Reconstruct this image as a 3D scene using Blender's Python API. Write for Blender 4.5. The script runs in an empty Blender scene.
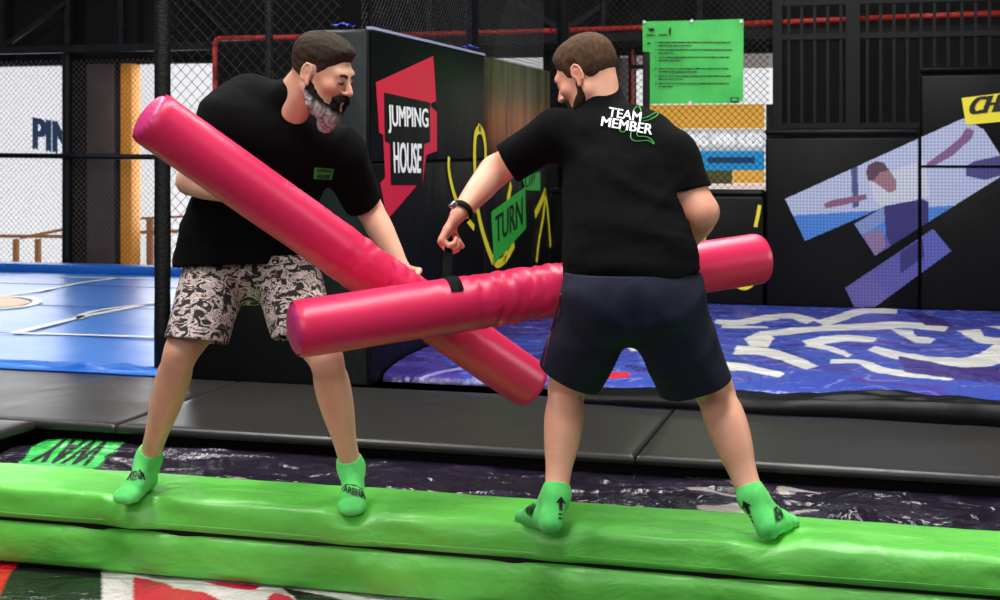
import bpy, bmesh, math, random
import numpy as np
import openvdb
from mathutils import Vector, Matrix, noise
from mathutils.bvhtree import BVHTree

random.seed(7)
SC = bpy.context.scene
COL = SC.collection
TH = math.radians(15.4)
S, Cc = math.sin(TH), math.cos(TH)
CAMZ = 1.60
FP = 1400.0
RIGHT = Vector((Cc, S, 0)); FWD = Vector((-S, Cc, 0)); UP = Vector((0, 0, 1))
CAM = Vector((0, 0, CAMZ))

# ---------- measured points: photograph bearings turned into places in the room ----------
def ray(px, py):
    return RIGHT * ((px - 500) / FP) + FWD + UP * ((150 - py) / FP)
def P(px, py, d):            # at distance d along the view axis
    return CAM + ray(px, py) * d
def PY(px, py, y):
    r = ray(px, py); return CAM + r * (y / r.y)
def PX(px, py, x):
    r = ray(px, py); return CAM + r * (x / r.x)
def PZ(px, py, z):
    r = ray(px, py); return CAM + r * ((z - CAMZ) / r.z)
def V(x, y, z):              # vector: right, away, up as seen by the photographer
    return RIGHT * x + FWD * y + UP * z

# ---------- materials ----------
def lin(c):
    return tuple(((v / 255) / 12.92 if v / 255 <= .04045 else ((v / 255 + .055) / 1.055) ** 2.4) for v in c) + (1,)
def mat(name, rgb, rough=.5, metal=0, bump=None, spec=.5, sheen=0, emit=0, vary=None, attr=None, coat=0, sss=0):
    m = bpy.data.materials.new(name); m.use_nodes = True
    nt = m.node_tree; b = nt.nodes['Principled BSDF']
    b.inputs['Base Color'].default_value = lin(rgb)
    b.inputs['Roughness'].default_value = rough
    b.inputs['Metallic'].default_value = metal
    b.inputs['Specular IOR Level'].default_value = spec
    b.inputs['Sheen Weight'].default_value = sheen
    b.inputs['Coat Weight'].default_value = coat
    if sss:
        b.inputs['Subsurface Weight'].default_value = sss
        b.inputs['Subsurface Radius'].default_value = (.012, .004, .002)
        b.inputs['Subsurface Scale'].default_value = 1
    if emit:
        b.inputs['Emission Color'].default_value = lin(rgb)
        b.inputs['Emission Strength'].default_value = emit
    tc = nt.nodes.new('ShaderNodeTexCoord')
    if attr:
        a = nt.nodes.new('ShaderNodeAttribute'); a.attribute_name = attr
        nt.links.new(a.outputs['Color'], b.inputs['Base Color'])
    if vary:                  # (scale, second colour, amount)
        sc, rgb2, lo, hi = vary
        n = nt.nodes.new('ShaderNodeTexNoise'); n.inputs['Scale'].default_value = sc; n.inputs['Detail'].default_value = 5
        nt.links.new(tc.outputs['Object'], n.inputs['Vector'])
        r = nt.nodes.new('ShaderNodeMapRange'); r.inputs['From Min'].default_value = lo; r.inputs['From Max'].default_value = hi
        nt.links.new(n.outputs['Fac'], r.inputs['Value'])
        x = nt.nodes.new('ShaderNodeMix'); x.data_type = 'RGBA'
        nt.links.new(r.outputs['Result'], x.inputs['Factor'])
        x.inputs[6].default_value = lin(rgb); x.inputs[7].default_value = lin(rgb2)
        if attr: nt.links.new(a.outputs['Color'], x.inputs[6])
        nt.links.new(x.outputs[2], b.inputs['Base Color'])
    if bump:
        prev = None
        for (kind, sc, st, dist, stretch) in bump:
            mp = nt.nodes.new('ShaderNodeMapping'); mp.inputs['Scale'].default_value = stretch
            nt.links.new(tc.outputs['Object'], mp.inputs['Vector'])
            if kind == 'n':
                n = nt.nodes.new('ShaderNodeTexNoise'); n.inputs['Detail'].default_value = 4
                n.inputs['Distortion'].default_value = .6
                out = n.outputs['Fac']
            else:
                n = nt.nodes.new('ShaderNodeTexVoronoi'); n.distance = 'EUCLIDEAN'; out = n.outputs['Distance']
            n.inputs['Scale'].default_value = sc
            nt.links.new(mp.outputs['Vector'], n.inputs['Vector'])
            bp = nt.nodes.new('ShaderNodeBump'); bp.inputs['Strength'].default_value = st; bp.inputs['Distance'].default_value = dist
            nt.links.new(out, bp.inputs['Height'])
            if prev: nt.links.new(prev.outputs['Normal'], bp.inputs['Normal'])
            prev = bp
        nt.links.new(prev.outputs['Normal'], b.inputs['Normal'])
    return m

O1 = (1, 1, 1)
M = dict(
 floor=mat('concrete_floor', (52, 52, 54), .7, vary=(3, (40, 40, 42), .4, .6)),
 ceil=mat('black_ceiling', (14, 14, 15), .9, spec=.2),
 wall=mat('black_wall', (11, 11, 12), .8, spec=.2, vary=(2, (16, 15, 15), .4, .6)),
 steel=mat('dark_steel', (28, 29, 30), .6, spec=.2, vary=(8, (20, 20, 22), .4, .6)),
 black_metal=mat('black_metal', (6, 6, 7), .5, spec=.25),
 foam=mat('black_foam_sleeve', (9, 9, 10), .6, spec=.3, bump=[('v', 60, .6, .004, O1)]),
 vinyl=mat('black_vinyl', (8, 9, 10), .42, spec=.18, bump=[('n', 2.2, .5, .03, (1, 1, .5)), ('n', 90, .1, .002, O1)]),
 vinyl_grey=mat('charcoal_vinyl_mat', (40, 39, 37), .36, bump=[('n', 3.5, .45, .012, (1, .5, 1)), ('n', 140, .15, .002, O1)]),
 vinyl_teal=mat('dark_teal_vinyl', (21, 30, 31), .4, spec=.3, bump=[('n', 4, .6, .03, (1, 1, .6))]),
 green=mat('green_vinyl', (92, 192, 70), .36, vary=(5, (104, 202, 78), .4, .65), bump=[('n', 5, .6, .03, (.6, 1, 1)), ('n', 18, .4, .008, (.5, 1, 1))]),
 pink=mat('pink_vinyl', (216, 40, 88), .36, bump=[('n', 60, .12, .002, O1)]),
 pink_cap=mat('pink_vinyl_cap', (196, 52, 116), .38, bump=[('n', 30, .2, .004, O1)]),
 blue=mat('blue_vinyl', (54, 122, 212), .33, bump=[('n', 2.4, .35, .02, O1)]),
 blue_rim=mat('blue_rim_vinyl', (28, 96, 188), .4, bump=[('n', 6, .5, .03, O1)]),
 court_white=mat('court_line_white', (225, 228, 226), .4),
 court_orange=mat('court_orange', (222, 160, 96), .4),
 orange=mat('orange_paint', (252, 164, 44), .6),
 brown=mat('smoked_panel', (70, 60, 58), .5, vary=(4, (84, 72, 68), .4, .6)),
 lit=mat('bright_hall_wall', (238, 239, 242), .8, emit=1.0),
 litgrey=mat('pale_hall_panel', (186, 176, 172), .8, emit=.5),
 navy_print=mat('navy_letter', (38, 66, 104), .6, emit=.6),  # emission stands in for hall light falling on the dark blue print
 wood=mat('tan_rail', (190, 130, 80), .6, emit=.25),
 red_tube=mat('red_tube', (176, 44, 32), .55, bump=[('v', 70, .5, .004, O1)]),
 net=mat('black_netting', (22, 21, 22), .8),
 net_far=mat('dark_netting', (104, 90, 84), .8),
 poster=mat('green_banner', (74, 204, 92), .45, vary=(6, (60, 188, 80), .35, .7), bump=[('n', 5, .3, .02, O1)]),
 black_print=mat('black_print', (18, 20, 18), .5),
 white_print=mat('white_print', (244, 246, 244), .5),
 green_print=mat('green_print', (62, 180, 74), .5),
 red_print=mat('crimson_print', (206, 26, 62), .42, bump=[('n', 2.2, .5, .03, (1, 1, .5))]),
 yellow=mat('yellow_print', (234, 220, 48), .45),
 leaf_print=mat('green_label_print', (52, 168, 60), .45),
 tarp=mat('printed_airbag', (50, 60, 160), .24, attr='Col', bump=[('n', 5, .6, .05, (1, .6, 1)), ('n', 18, .5, .016, (1, .6, 1))]),
 pit=mat('printed_pit_bag', (30, 26, 34), .22, attr='Col', bump=[('n', 5, .8, .06, (1, 1, 1)), ('n', 13, .5, .015, O1)]),
 mural=mat('mural_print', (160, 170, 210), .45, attr='Col'),
 skinA=mat('skin_fair', (214, 160, 132), .5, spec=.35, attr='Col', sss=.12, bump=[('n', 90, .1, .001, O1)]),
 skinB=mat('skin_warm', (214, 160, 130), .5, attr='Col', sss=.12, bump=[('n', 90, .1, .001, O1)]),
 shirt=mat('black_cotton', (7, 7, 8), .9, spec=.10, bump=[('n', 9, .5, .02, O1), ('n', 220, .15, .001, O1)]),
 navy=mat('navy_jersey', (24, 27, 46), .8, spec=.25, bump=[('n', 8, .5, .02, (1, 1, .5)), ('n', 200, .15, .001, O1)]),
 piping=mat('dark_red_piping', (110, 36, 48), .7),
 sock=mat('neon_green_knit', (98, 222, 112), .85, sheen=.1, bump=[('n', 160, .3, .002, O1)], vary=(30, (84, 208, 98), .35, .65)),
 hairA=mat('hair_brown', (50, 38, 30), .75, spec=.2, attr='Col', bump=[('n', 110, .8, .004, (1, 1, .25))]),
 beardA=mat('beard_fur', (90, 84, 82), .9, spec=.15, attr='Col', bump=[('n', 120, .8, .005, (1, 1, .3))]),
 brow=mat('eyebrow_hair', (32, 22, 18), .8),
 strap=mat('black_webbing', (8, 8, 9), .8, spec=.15, bump=[('n', 160, .3, .001, (1, .2, 1))]),
 silver=mat('silver_metal', (190, 190, 196), .25, metal=.9),
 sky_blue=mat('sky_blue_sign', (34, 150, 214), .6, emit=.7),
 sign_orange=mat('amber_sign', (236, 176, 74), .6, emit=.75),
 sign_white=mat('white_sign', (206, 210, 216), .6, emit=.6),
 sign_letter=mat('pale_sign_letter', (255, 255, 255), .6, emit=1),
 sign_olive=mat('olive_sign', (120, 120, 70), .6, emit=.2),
 litpink=mat('glowing_pink_sill', (236, 214, 208), .7, emit=.8),  # glow stands in for sunlight on the pale sill
 sill=mat('pale_sill', (224, 204, 200), .6),
)

# patterned shorts: torn black, white and rose scraps
def shorts_mat():
    m = bpy.data.materials.new('scrap_print_cotton'); m.use_nodes = True
    nt = m.node_tree; b = nt.nodes['Principled BSDF']; b.inputs['Roughness'].default_value = .85
    tc = nt.nodes.new('ShaderNodeTexCoord'); mp = nt.nodes.new('ShaderNodeMapping'); mp.inputs['Scale'].default_value = (1, 1, 1.5)
    nt.links.new(tc.outputs['Object'], mp.inputs['Vector'])
    n0 = nt.nodes.new('ShaderNodeTexNoise'); n0.inputs['Scale'].default_value = 26; n0.inputs['Distortion'].default_value = 1.1; n0.inputs['Detail'].default_value = 7; n0.inputs['Roughness'].default_value = .62
    nt.links.new(mp.outputs['Vector'], n0.inputs['Vector'])
    r = nt.nodes.new('ShaderNodeValToRGB'); r.color_ramp.interpolation = 'CONSTANT'
    e = r.color_ramp.elements; e[0].position = 0; e[0].color = lin((24, 20, 22)); e[1].position = .485; e[1].color = lin((186, 164, 160))
    for p, c in ((.53, (228, 214, 210)), (.555, (40, 34, 36)), (.585, (206, 184, 180)), (.625, (26, 22, 24))):
        k = e.new(p); k.color = lin(c)
    nt.links.new(n0.outputs['Fac'], r.inputs['Fac']); nt.links.new(r.outputs['Color'], b.inputs['Base Color'])
    n = nt.nodes.new('ShaderNodeTexNoise'); n.inputs['Scale'].default_value = 9
    nt.links.new(tc.outputs['Object'], n.inputs['Vector'])
    bp = nt.nodes.new('ShaderNodeBump'); bp.inputs['Strength'].default_value = .5; bp.inputs['Distance'].default_value = .02
    nt.links.new(n.outputs['Fac'], bp.inputs['Height']); nt.links.new(bp.outputs['Normal'], b.inputs['Normal'])
    return m
M['scrap'] = shorts_mat()

# black pad printed with a dim photograph: olive at the top, rust brown glow lower down
def photo_mat():
    m = bpy.data.materials.new('photo_printed_vinyl'); m.use_nodes = True
    nt = m.node_tree; b = nt.nodes['Principled BSDF']; b.inputs['Roughness'].default_value = .42; b.inputs['Specular IOR Level'].default_value = .2
    tc = nt.nodes.new('ShaderNodeTexCoord'); sx = nt.nodes.new('ShaderNodeSeparateXYZ'); nt.links.new(tc.outputs['Object'], sx.inputs[0])
    r = nt.nodes.new('ShaderNodeValToRGB'); mr = nt.nodes.new('ShaderNodeMapRange')
    mr.inputs['From Min'].default_value = 1.45; mr.inputs['From Max'].default_value = 2.19
    nt.links.new(sx.outputs['Z'], mr.inputs['Value']); nt.links.new(mr.outputs['Result'], r.inputs['Fac'])
    e = r.color_ramp.elements; e[0].position = 0; e[0].color = lin((15, 15, 16)); e[1].position = 1; e[1].color = lin((86, 92, 64))
    for p, c in ((.12, (60, 38, 26)), (.33, (170, 104, 64)), (.5, (168, 112, 72)), (.7, (104, 92, 60))):
        k = e.new(p); k.color = lin(c)
    ry = nt.nodes.new('ShaderNodeMapRange'); ry.inputs['From Min'].default_value = 8.1; ry.inputs['From Max'].default_value = 9.0
    nt.links.new(sx.outputs['Y'], ry.inputs['Value'])
    n = nt.nodes.new('ShaderNodeTexNoise'); n.inputs['Scale'].default_value = 3
    mp = nt.nodes.new('ShaderNodeMapping'); mp.inputs['Scale'].default_value = (1, 4, .4)
    nt.links.new(tc.outputs['Object'], mp.inputs['Vector']); nt.links.new(mp.outputs['Vector'], n.inputs['Vector'])
    mu = nt.nodes.new('ShaderNodeMath'); mu.operation = 'MULTIPLY'; nt.links.new(ry.outputs['Result'], mu.inputs[0])
    nr = nt.nodes.new('ShaderNodeMapRange'); nr.inputs['From Min'].default_value = .05; nr.inputs['From Max'].default_value = .6
    nt.links.new(n.outputs['Fac'], nr.inputs['Value']); nt.links.new(nr.outputs['Result'], mu.inputs[1])
    x = nt.nodes.new('ShaderNodeMix'); x.data_type = 'RGBA'; x.inputs[6].default_value = lin((15, 16, 16))
    nt.links.new(mu.outputs[0], x.inputs['Factor']); nt.links.new(r.outputs['Color'], x.inputs[7]); nt.links.new(x.outputs[2], b.inputs['Base Color'])
    bp = nt.nodes.new('ShaderNodeBump'); bp.inputs['Strength'].default_value = .5; bp.inputs['Distance'].default_value = .03
    nt.links.new(n.outputs['Fac'], bp.inputs['Height']); nt.links.new(bp.outputs['Normal'], b.inputs['Normal'])
    return m
M['photo'] = photo_mat()

# ---------- object helpers ----------
def link(name, me, m=None, parent=None, smooth=False):
    o = bpy.data.objects.new(name, me); COL.objects.link(o)
    if m is not None:
        me.materials.clear(); me.materials.append(m)
    if smooth:
        me.shade_smooth()
    if parent is not None:
        o.parent = parent
        o.matrix_parent_inverse = Matrix.Translation(-parent.location)
    return o
def tag(o, label=None, cat=None, group=None, kind=None):
    if label: o['label'] = label
    if cat: o['category'] = cat
    if group: o['group'] = group
    if kind: o['kind'] = kind
    return o
def empty(name, loc, label, cat, group=None):
    o = bpy.data.objects.new(name, None); COL.objects.link(o); o.location = loc; o.empty_display_size = .1
    return tag(o, label, cat, group)

class MB:
    def __init__(s): s.v = []; s.f = []
    def add(s, vs, fs):
        n = len(s.v); s.v += [tuple(v) for v in vs]; s.f += [tuple(i + n for i in f) for f in fs]; return s
    def box(s, x0, x1, y0, y1, z0, z1):
        vs = [(x, y, z) for z in (z0, z1) for y in (y0, y1) for x in (x0, x1)]
        return s.add(vs, [(0, 2, 3, 1), (4, 5, 7, 6), (0, 1, 5, 4), (2, 6, 7, 3), (0, 4, 6, 2), (1, 3, 7, 5)])
    def bar(s, a, b, r, n=8, r2=None):
        a = Vector(a); b = Vector(b); d = (b - a).normalized()
        u = d.orthogonal().normalized(); w = d.cross(u); r2 = r if r2 is None else r2
        vs = [a + (u * math.cos(t) + w * math.sin(t)) * r for t in [2 * math.pi * i / n for i in range(n)]]
        vs += [b + (u * math.cos(t) + w * math.sin(t)) * r2 for t in [2 * math.pi * i / n for i in range(n)]]
        fs = [(i, (i + 1) % n, n + (i + 1) % n, n + i) for i in range(n)] + [tuple(range(n - 1, -1, -1)), tuple(range(n, 2 * n))]
        return s.add(vs, fs)
    def beam(s, a, b, w, h, up=(0, 0, 1)):      # rectangular bar
        a = Vector(a); b = Vector(b); d = (b - a).normalized(); u = d.cross(Vector(up)).normalized(); k = u.cross(d)
        vs = []
        for p in (a, b):
            for i, j in ((-1, -1), (1, -1), (1, 1), (-1, 1)): vs.append(p + u * w / 2 * i + k * h / 2 * j)
        return s.add(vs, [(0, 1, 5, 4), (1, 2, 6, 5), (2, 3, 7, 6), (3, 0, 4, 7), (3, 2, 1, 0), (4, 5, 6, 7)])
    def slab(s, pts, off):                       # planar outline with real thickness
        n = len(pts); off = Vector(off)
        vs = [Vector(p) for p in pts] + [Vector(p) + off for p in pts]
        return s.add(vs, [tuple(range(n)), tuple(range(2 * n - 1, n - 1, -1))] + [(i, i + n, (i + 1) % n + n, (i + 1) % n) for i in range(n)])
    def mesh(s, name='m', bevel=0, seg=3):
        me = bpy.data.meshes.new(name); me.from_pydata(s.v, [], s.f); me.update()
        bm = bmesh.new(); bm.from_mesh(me)
        bmesh.ops.recalc_face_normals(bm, faces=bm.faces)
        if bevel:
            bmesh.ops.bevel(bm, geom=list(bm.edges), offset=bevel, segments=seg, affect='EDGES', profile=.5)
        bm.to_mesh(me); bm.free(); return me
    def build(s, name, m, parent=None, bevel=0, seg=3, smooth=None):
        return link(name, s.mesh(name, bevel, seg), m, parent, bool(bevel) if smooth is None else smooth)

def ribbon(pts, w, off, taper=False):
    """flat brush stroke along a polyline; off = plane normal * thickness"""
    n = Vector(off).normalized(); mb = MB(); k = len(pts); pts = [Vector(p) for p in pts]
    vs = []
    for i, p in enumerate(pts):
        d = (pts[min(i + 1, k - 1)] - pts[max(i - 1, 0)]).normalized(); u = d.cross(n).normalized()
        ww = w if not taper else w * (.35 + .65 * math.sin(math.pi * (i + .5) / k))
        vs += [p - u * ww / 2, p + u * ww / 2, p + u * ww / 2 + Vector(off), p - u * ww / 2 + Vector(off)]
    fs = []
    for i in range(k - 1):
        a = 4 * i; b = a + 4
        for q in range(4): fs.append((a + q, a + (q + 1) % 4, b + (q + 1) % 4, b + q))
    fs += [(3, 2, 1, 0), tuple(4 * (k - 1) + q for q in range(4))]
    return mb.add(vs, fs)
def spline(pts, n=6):
    pts = [Vector(p) for p in pts]; out = []
    for i in range(len(pts) - 1):
        p0 = pts[max(i - 1, 0)]; p1 = pts[i]; p2 = pts[i + 1]; p3 = pts[min(i + 2, len(pts) - 1)]
        for k in range(n):
            t = k / n
            out.append(.5 * ((2 * p1) + (p2 - p0) * t + (2 * p0 - 5 * p1 + 4 * p2 - p3) * t * t + (3 * p1 - p0 - 3 * p2 + p3) * t ** 3))
    out.append(pts[-1]); return out

_tc = {}
def text2d(s, bold=.0, shear=0, fine=0):
    """lettering as triangles in the unit square"""
    key = (s, bold, shear, fine)
    if key in _tc: return _tc[key]
    c = bpy.data.curves.new('lettering', 'FONT'); c.body = s; c.offset = bold; c.shear = shear; c.resolution_u = 3
    o = bpy.data.objects.new('lettering', c); COL.objects.link(o)
    dg = bpy.context.evaluated_depsgraph_get(); me = bpy.data.meshes.new_from_object(o.evaluated_get(dg))
    bpy.data.objects.remove(o); bpy.data.curves.remove(c)
    bm = bmesh.new(); bm.from_mesh(me); bmesh.ops.triangulate(bm, faces=bm.faces)
    xs = [v.co.x for v in bm.verts]; ys = [v.co.y for v in bm.verts]
    x0, x1, y0, y1 = min(xs), max(xs), min(ys), max(ys)
    if fine:
        for _ in range(4):
            es = [e for e in bm.edges if e.calc_length() > (x1 - x0) * fine]
            if not es: break
            bmesh.ops.subdivide_edges(bm, edges=es, cuts=1); bmesh.ops.triangulate(bm, faces=bm.faces)
    vs = [((v.co.x - x0) / (x1 - x0), (v.co.y - y0) / (y1 - y0)) for v in bm.verts]
    bm.verts.index_update(); fs = [tuple(v.index for v in f.verts) for f in bm.faces]
    bm.free(); bpy.data.meshes.remove(me)
    _tc[key] = (vs, fs); return _tc[key]
def text_on(s, bl, br, tl, tr, fn, bold=.03, shear=0, mb=None, fine=0, _again=False):
    """corners are picture bearings (bottom left, bottom right, top left, top right); fn places them in the room"""
    vs, fs = text2d(s, 0, shear, fine); mb = mb or MB(); out = []
    if bold and not _again:
        for lay, (k, q) in enumerate(((-1, -1), (1, 1), (-1, 1), (1, -1))):
            sh = lambda p: (p[0] + (br[0] - bl[0]) * bold * k / 2 + (tl[0] - bl[0]) * bold * q * .4, p[1] + (br[1] - bl[1]) * bold * k / 2 + (tl[1] - bl[1]) * bold * q * .4)
            text_on(s, sh(bl), sh(br), sh(tl), sh(tr), fn, 0, shear, mb, fine, lay + 1)
    for u, v in vs:
        x = (bl[0] * (1 - u) + br[0] * u) * (1 - v) + (tl[0] * (1 - u) + tr[0] * u) * v
        y = (bl[1] * (1 - u) + br[1] * u) * (1 - v) + (tl[1] * (1 - u) + tr[1] * u) * v
        w_ = fn(x, y)      # thicker strokes are laid one over the other like print layers
        if w_ is not None and _again: w_ = w_ + (CAM - w_).normalized() * .0009 * _again
        out.append(w_)
    if any(o is None for o in out):
        keep = [i for i, o in enumerate(out) if o is not None]; mp = {i: k for k, i in enumerate(keep)}
        fs = [tuple(mp[i] for i in f) for f in fs if all(i in mp for i in f)]; out = [out[i] for i in keep]
    n = len(mb.v); mb.v += [tuple(o) for o in out]; mb.f += [tuple(i + n for i in f) for f in fs]
    return mb
def flat(mb, name, m, parent):      # printed marks: flat, as printed
    me = bpy.data.meshes.new(name); me.from_pydata(mb.v, [], mb.f); me.update(); return link(name, me, m, parent)

def net_mesh(o, u, v, W, H, cell, r):
    """knotted diamond netting: every strand a thin three sided cord"""
    o = Vector(o); u = Vector(u).normalized(); v = Vector(v).normalized(); n = u.cross(v); mb = MB()
    k = int((W + H) / cell) + 1
    for sgn in (1, -1):
        for i in range(-k, k + 1):
            c = i * cell          # line y = sgn*x + c  within the W x H rectangle
            pts = []
            for x in (0, W):
                y = sgn * x + c
                if 0 <= y <= H: pts.append((x, y))
            for y in (0, H):
                x = (y - c) * sgn
                if 0 < x < W: pts.append((x, y))
            if len(pts) < 2: continue
            a, b = max(((p, q) for p in pts for q in pts), key=lambda t: (t[0][0] - t[1][0]) ** 2 + (t[0][1] - t[1][1]) ** 2)
            if abs(a[0] - b[0]) < cell * .2: continue
            mb.bar(o + u * a[0] + v * a[1] + n * r * sgn * .5, o + u * b[0] + v * b[1] + n * r * sgn * .5, r, 3)
    return mb
def in_poly(x, y, poly):
    x = np.asarray(x); y = np.asarray(y); c = np.zeros(x.shape, bool); n = len(poly)
    for i in range(n):
        x0, y0 = poly[i][:2]; x1, y1 = poly[(i + 1) % n][:2]
        if y0 == y1: continue
        c ^= ((y0 > y) != (y1 > y)) & (x < (x1 - x0) * (y - y0) / (y1 - y0) + x0)
    return c
def set_col(me, cols):
    a = me.color_attributes.new('Col', 'FLOAT_COLOR', 'POINT')
    a.data.foreach_set('color', np.asarray(cols, np.float32).reshape(-1))

# ---------- solid modelling on a voxel field ----------
def _n(v): return np.array(v, np.float32)
def smooth_stations(st, n=4):
    A = [np.array(list(q[0]) + [float(v) for v in q[1:]], float) for q in st]; out = []
    for i in range(len(A) - 1):
        p0 = A[i - 1] if i else 2 * A[0] - A[1]; p1 = A[i]; p2 = A[i + 1]; p3 = A[i + 2] if i + 2 < len(A) else 2 * A[-1] - A[-2]
        for k in range(n):
            t = k / n; out.append(.5 * (2 * p1 + (p2 - p0) * t + (2 * p0 - 5 * p1 + 4 * p2 - p3) * t * t + (3 * p1 - p0 - 3 * p2 + p3) * t ** 3))
    out.append(A[-1]); return [(q[:3],) + tuple(q[3:]) for q in out]
class Field:
    def __init__(s, lo, hi, h):
        s.h = h; s.lo = _n(lo); s.dim = np.ceil((_n(hi) - s.lo) / h).astype(int) + 1
        s.f = np.full(s.dim, .06, np.float32)
    def sub(s, lo, hi):
        i0 = np.clip(np.floor((_n(lo) - s.lo) / s.h).astype(int), 0, s.dim); i1 = np.clip(np.ceil((_n(hi) - s.lo) / s.h).astype(int) + 1, 0, s.dim)
        if (i1 <= i0).any(): return None, None
        ax = [(s.lo[k] + s.h * np.arange(i0[k], i1[k], dtype=np.float32)) for k in range(3)]
        return tuple(slice(a, b) for a, b in zip(i0, i1)), (ax[0][:, None, None], ax[1][None, :, None], ax[2][None, None, :])
    def put(s, fn, lo, hi, k=.01, op='u'):
        m = k + .012; sl, g = s.sub(_n(lo) - m, _n(hi) + m)
        if sl is None: return s
        d = fn(*g).astype(np.float32); a = s.f[sl]
        if op == 'u':
            h = np.maximum(k - np.abs(a - d), 0) / max(k, 1e-6); s.f[sl] = np.minimum(a, d) - h * h * k / 4
        elif op == 's':
            d = -d; h = np.maximum(k - np.abs(a - d), 0) / max(k, 1e-6); s.f[sl] = np.maximum(a, d) + h * h * k / 4
        return s
    def cone(s, a, b, ra, rb, k=.01, op='u'):
        a = _n(a); b = _n(b); ab = b - a; L2 = float(ab @ ab) + 1e-12; R = max(ra, rb)
        def fn(x, y, z):
            px, py, pz = x - a[0], y - a[1], z - a[2]
            t = np.clip((px * ab[0] + py * ab[1] + pz * ab[2]) / L2, 0, 1)
            return np.sqrt((px - t * ab[0]) ** 2 + (py - t * ab[1]) ** 2 + (pz - t * ab[2]) ** 2) - (ra + (rb - ra) * t)
        return s.put(fn, np.minimum(a, b) - R, np.maximum(a, b) + R, k, op)
    def chain(s, pts, k=.01, op='u'):        # [(point, r), ...] one smooth tapering limb
        st = smooth_stations([(p, r) for p, r in pts]); R = max(r for _, r in pts)
        P0 = [_n(p) for p, _ in st]; rr = [float(r) for _, r in st]
        def fn(x, y, z):
            best = None
            for i in range(len(P0) - 1):
                a = P0[i]; ab = P0[i + 1] - a; L2 = float(ab @ ab) + 1e-12
                px, py, pz = x - a[0], y - a[1], z - a[2]
                t = np.clip((px * ab[0] + py * ab[1] + pz * ab[2]) / L2, 0, 1)
                d = np.sqrt((px - t * ab[0]) ** 2 + (py - t * ab[1]) ** 2 + (pz - t * ab[2]) ** 2) - (rr[i] + (rr[i + 1] - rr[i]) * t)
                best = d if best is None else np.minimum(best, d)
            return best
        A = np.array(P0); return s.put(fn, A.min(0) - R, A.max(0) + R, k, op)
    def ell(s, c, ax, rad, k=.01, op='u'):   # ax: 3 unit vectors
        c = _n(c); A = [_n(v) for v in ax]; rx, ry, rz = rad; R = max(rad)
        def fn(x, y, z):
            p = (x - c[0], y - c[1], z - c[2]); q = [p[0] * v[0] + p[1] * v[1] + p[2] * v[2] for v in A]
            k0 = np.sqrt((q[0] / rx) ** 2 + (q[1] / ry) ** 2 + (q[2] / rz) ** 2)
            k1 = np.sqrt((q[0] / rx ** 2) ** 2 + (q[1] / ry ** 2) ** 2 + (q[2] / rz ** 2) ** 2) + 1e-6
            return k0 * (k0 - 1) / k1
        return s.put(fn, c - R, c + R, k, op)
    def eseg(s, a, b, wa, da, wb, db, u, k=.02, op='u'):   # oval tube; u = width axis
        a = _n(a); b = _n(b); ab = b - a; L = float(np.linalg.norm(ab)); ax = ab / L
        u = _n(u); u = u - ax * float(u @ ax); u = u / np.linalg.norm(u); v = np.cross(ax, u); R = max(wa, wb, da, db)
        def fn(x, y, z):
            px, py, pz = x - a[0], y - a[1], z - a[2]
            s_ = px * ax[0] + py * ax[1] + pz * ax[2]; t = np.clip(s_ / L, 0, 1); e = s_ - t * L
            X = px * u[0] + py * u[1] + pz * u[2]; Y = px * v[0] + py * v[1] + pz * v[2]
            w = wa + (wb - wa) * t; d = da + (db - da) * t; m = np.minimum(w, d)
            k0 = np.sqrt((X / w) ** 2 + (Y / d) ** 2 + (e / m) ** 2)
            k1 = np.sqrt((X / w ** 2) ** 2 + (Y / d ** 2) ** 2 + (e / m ** 2) ** 2) + 1e-6
            return k0 * (k0 - 1) / k1
        return s.put(fn, np.minimum(a, b) - R, np.maximum(a, b) + R, k, op)
    def etube(s, st, u, k=.02, n=5):          # stations (point, halfwidth, halfdepth)
        st = smooth_stations(st, n); R = max(max(w, d) for _, w, d in st); P0 = [_n(q[0]) for q in st]; u0 = _n(u)
        def fn(x, y, z):
            best = None
            for i in range(len(P0) - 1):
                a = P0[i]; ab = P0[i + 1] - a; L = float(np.linalg.norm(ab)); ax = ab / L
                u_ = u0 - ax * float(u0 @ ax); u_ = u_ / np.linalg.norm(u_); v = np.cross(ax, u_)
                (_, wa, da), (_, wb, db) = st[i], st[i + 1]
                px, py, pz = x - a[0], y - a[1], z - a[2]
                s_ = px * ax[0] + py * ax[1] + pz * ax[2]; t = np.clip(s_ / L, 0, 1); e = s_ - t * L
                X = px * u_[0] + py * u_[1] + pz * u_[2]; Y = px * v[0] + py * v[1] + pz * v[2]
                w = wa + (wb - wa) * t; dd = da + (db - da) * t; m = np.minimum(w, dd)
                k0 = np.sqrt((X / w) ** 2 + (Y / dd) ** 2 + (e / m) ** 2)
                k1 = np.sqrt((X / w ** 2) ** 2 + (Y / dd ** 2) ** 2 + (e / m ** 2) ** 2) + 1e-6
                d = k0 * (k0 - 1) / k1
                best = d if best is None else np.minimum(best, d)
            return best
        A = np.array(P0); return s.put(fn, A.min(0) - R, A.max(0) + R, k)
    def grid(s):
        return tuple((s.lo[k] + s.h * np.arange(s.dim[k], dtype=np.float32)).reshape([-1 if i == k else 1 for i in range(3)]) for k in range(3))
    def cut(s, p, n, R=None, ln=.25):                 # remove everything beyond plane (within radius R of the axis)
        x, y, z = s.grid(); p = _n(p); n = _n(n) / np.linalg.norm(_n(n))
        px, py, pz = x - p[0], y - p[1], z - p[2]
        t = px * n[0] + py * n[1] + pz * n[2]
        if R is not None:
            rr = np.sqrt(np.maximum(px ** 2 + py ** 2 + pz ** 2 - t ** 2, 0))
            reg = np.maximum(np.maximum(-t, rr - R), t - ln)
        else: reg = -t
        s.f = np.maximum(s.f, -reg); return s
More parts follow.
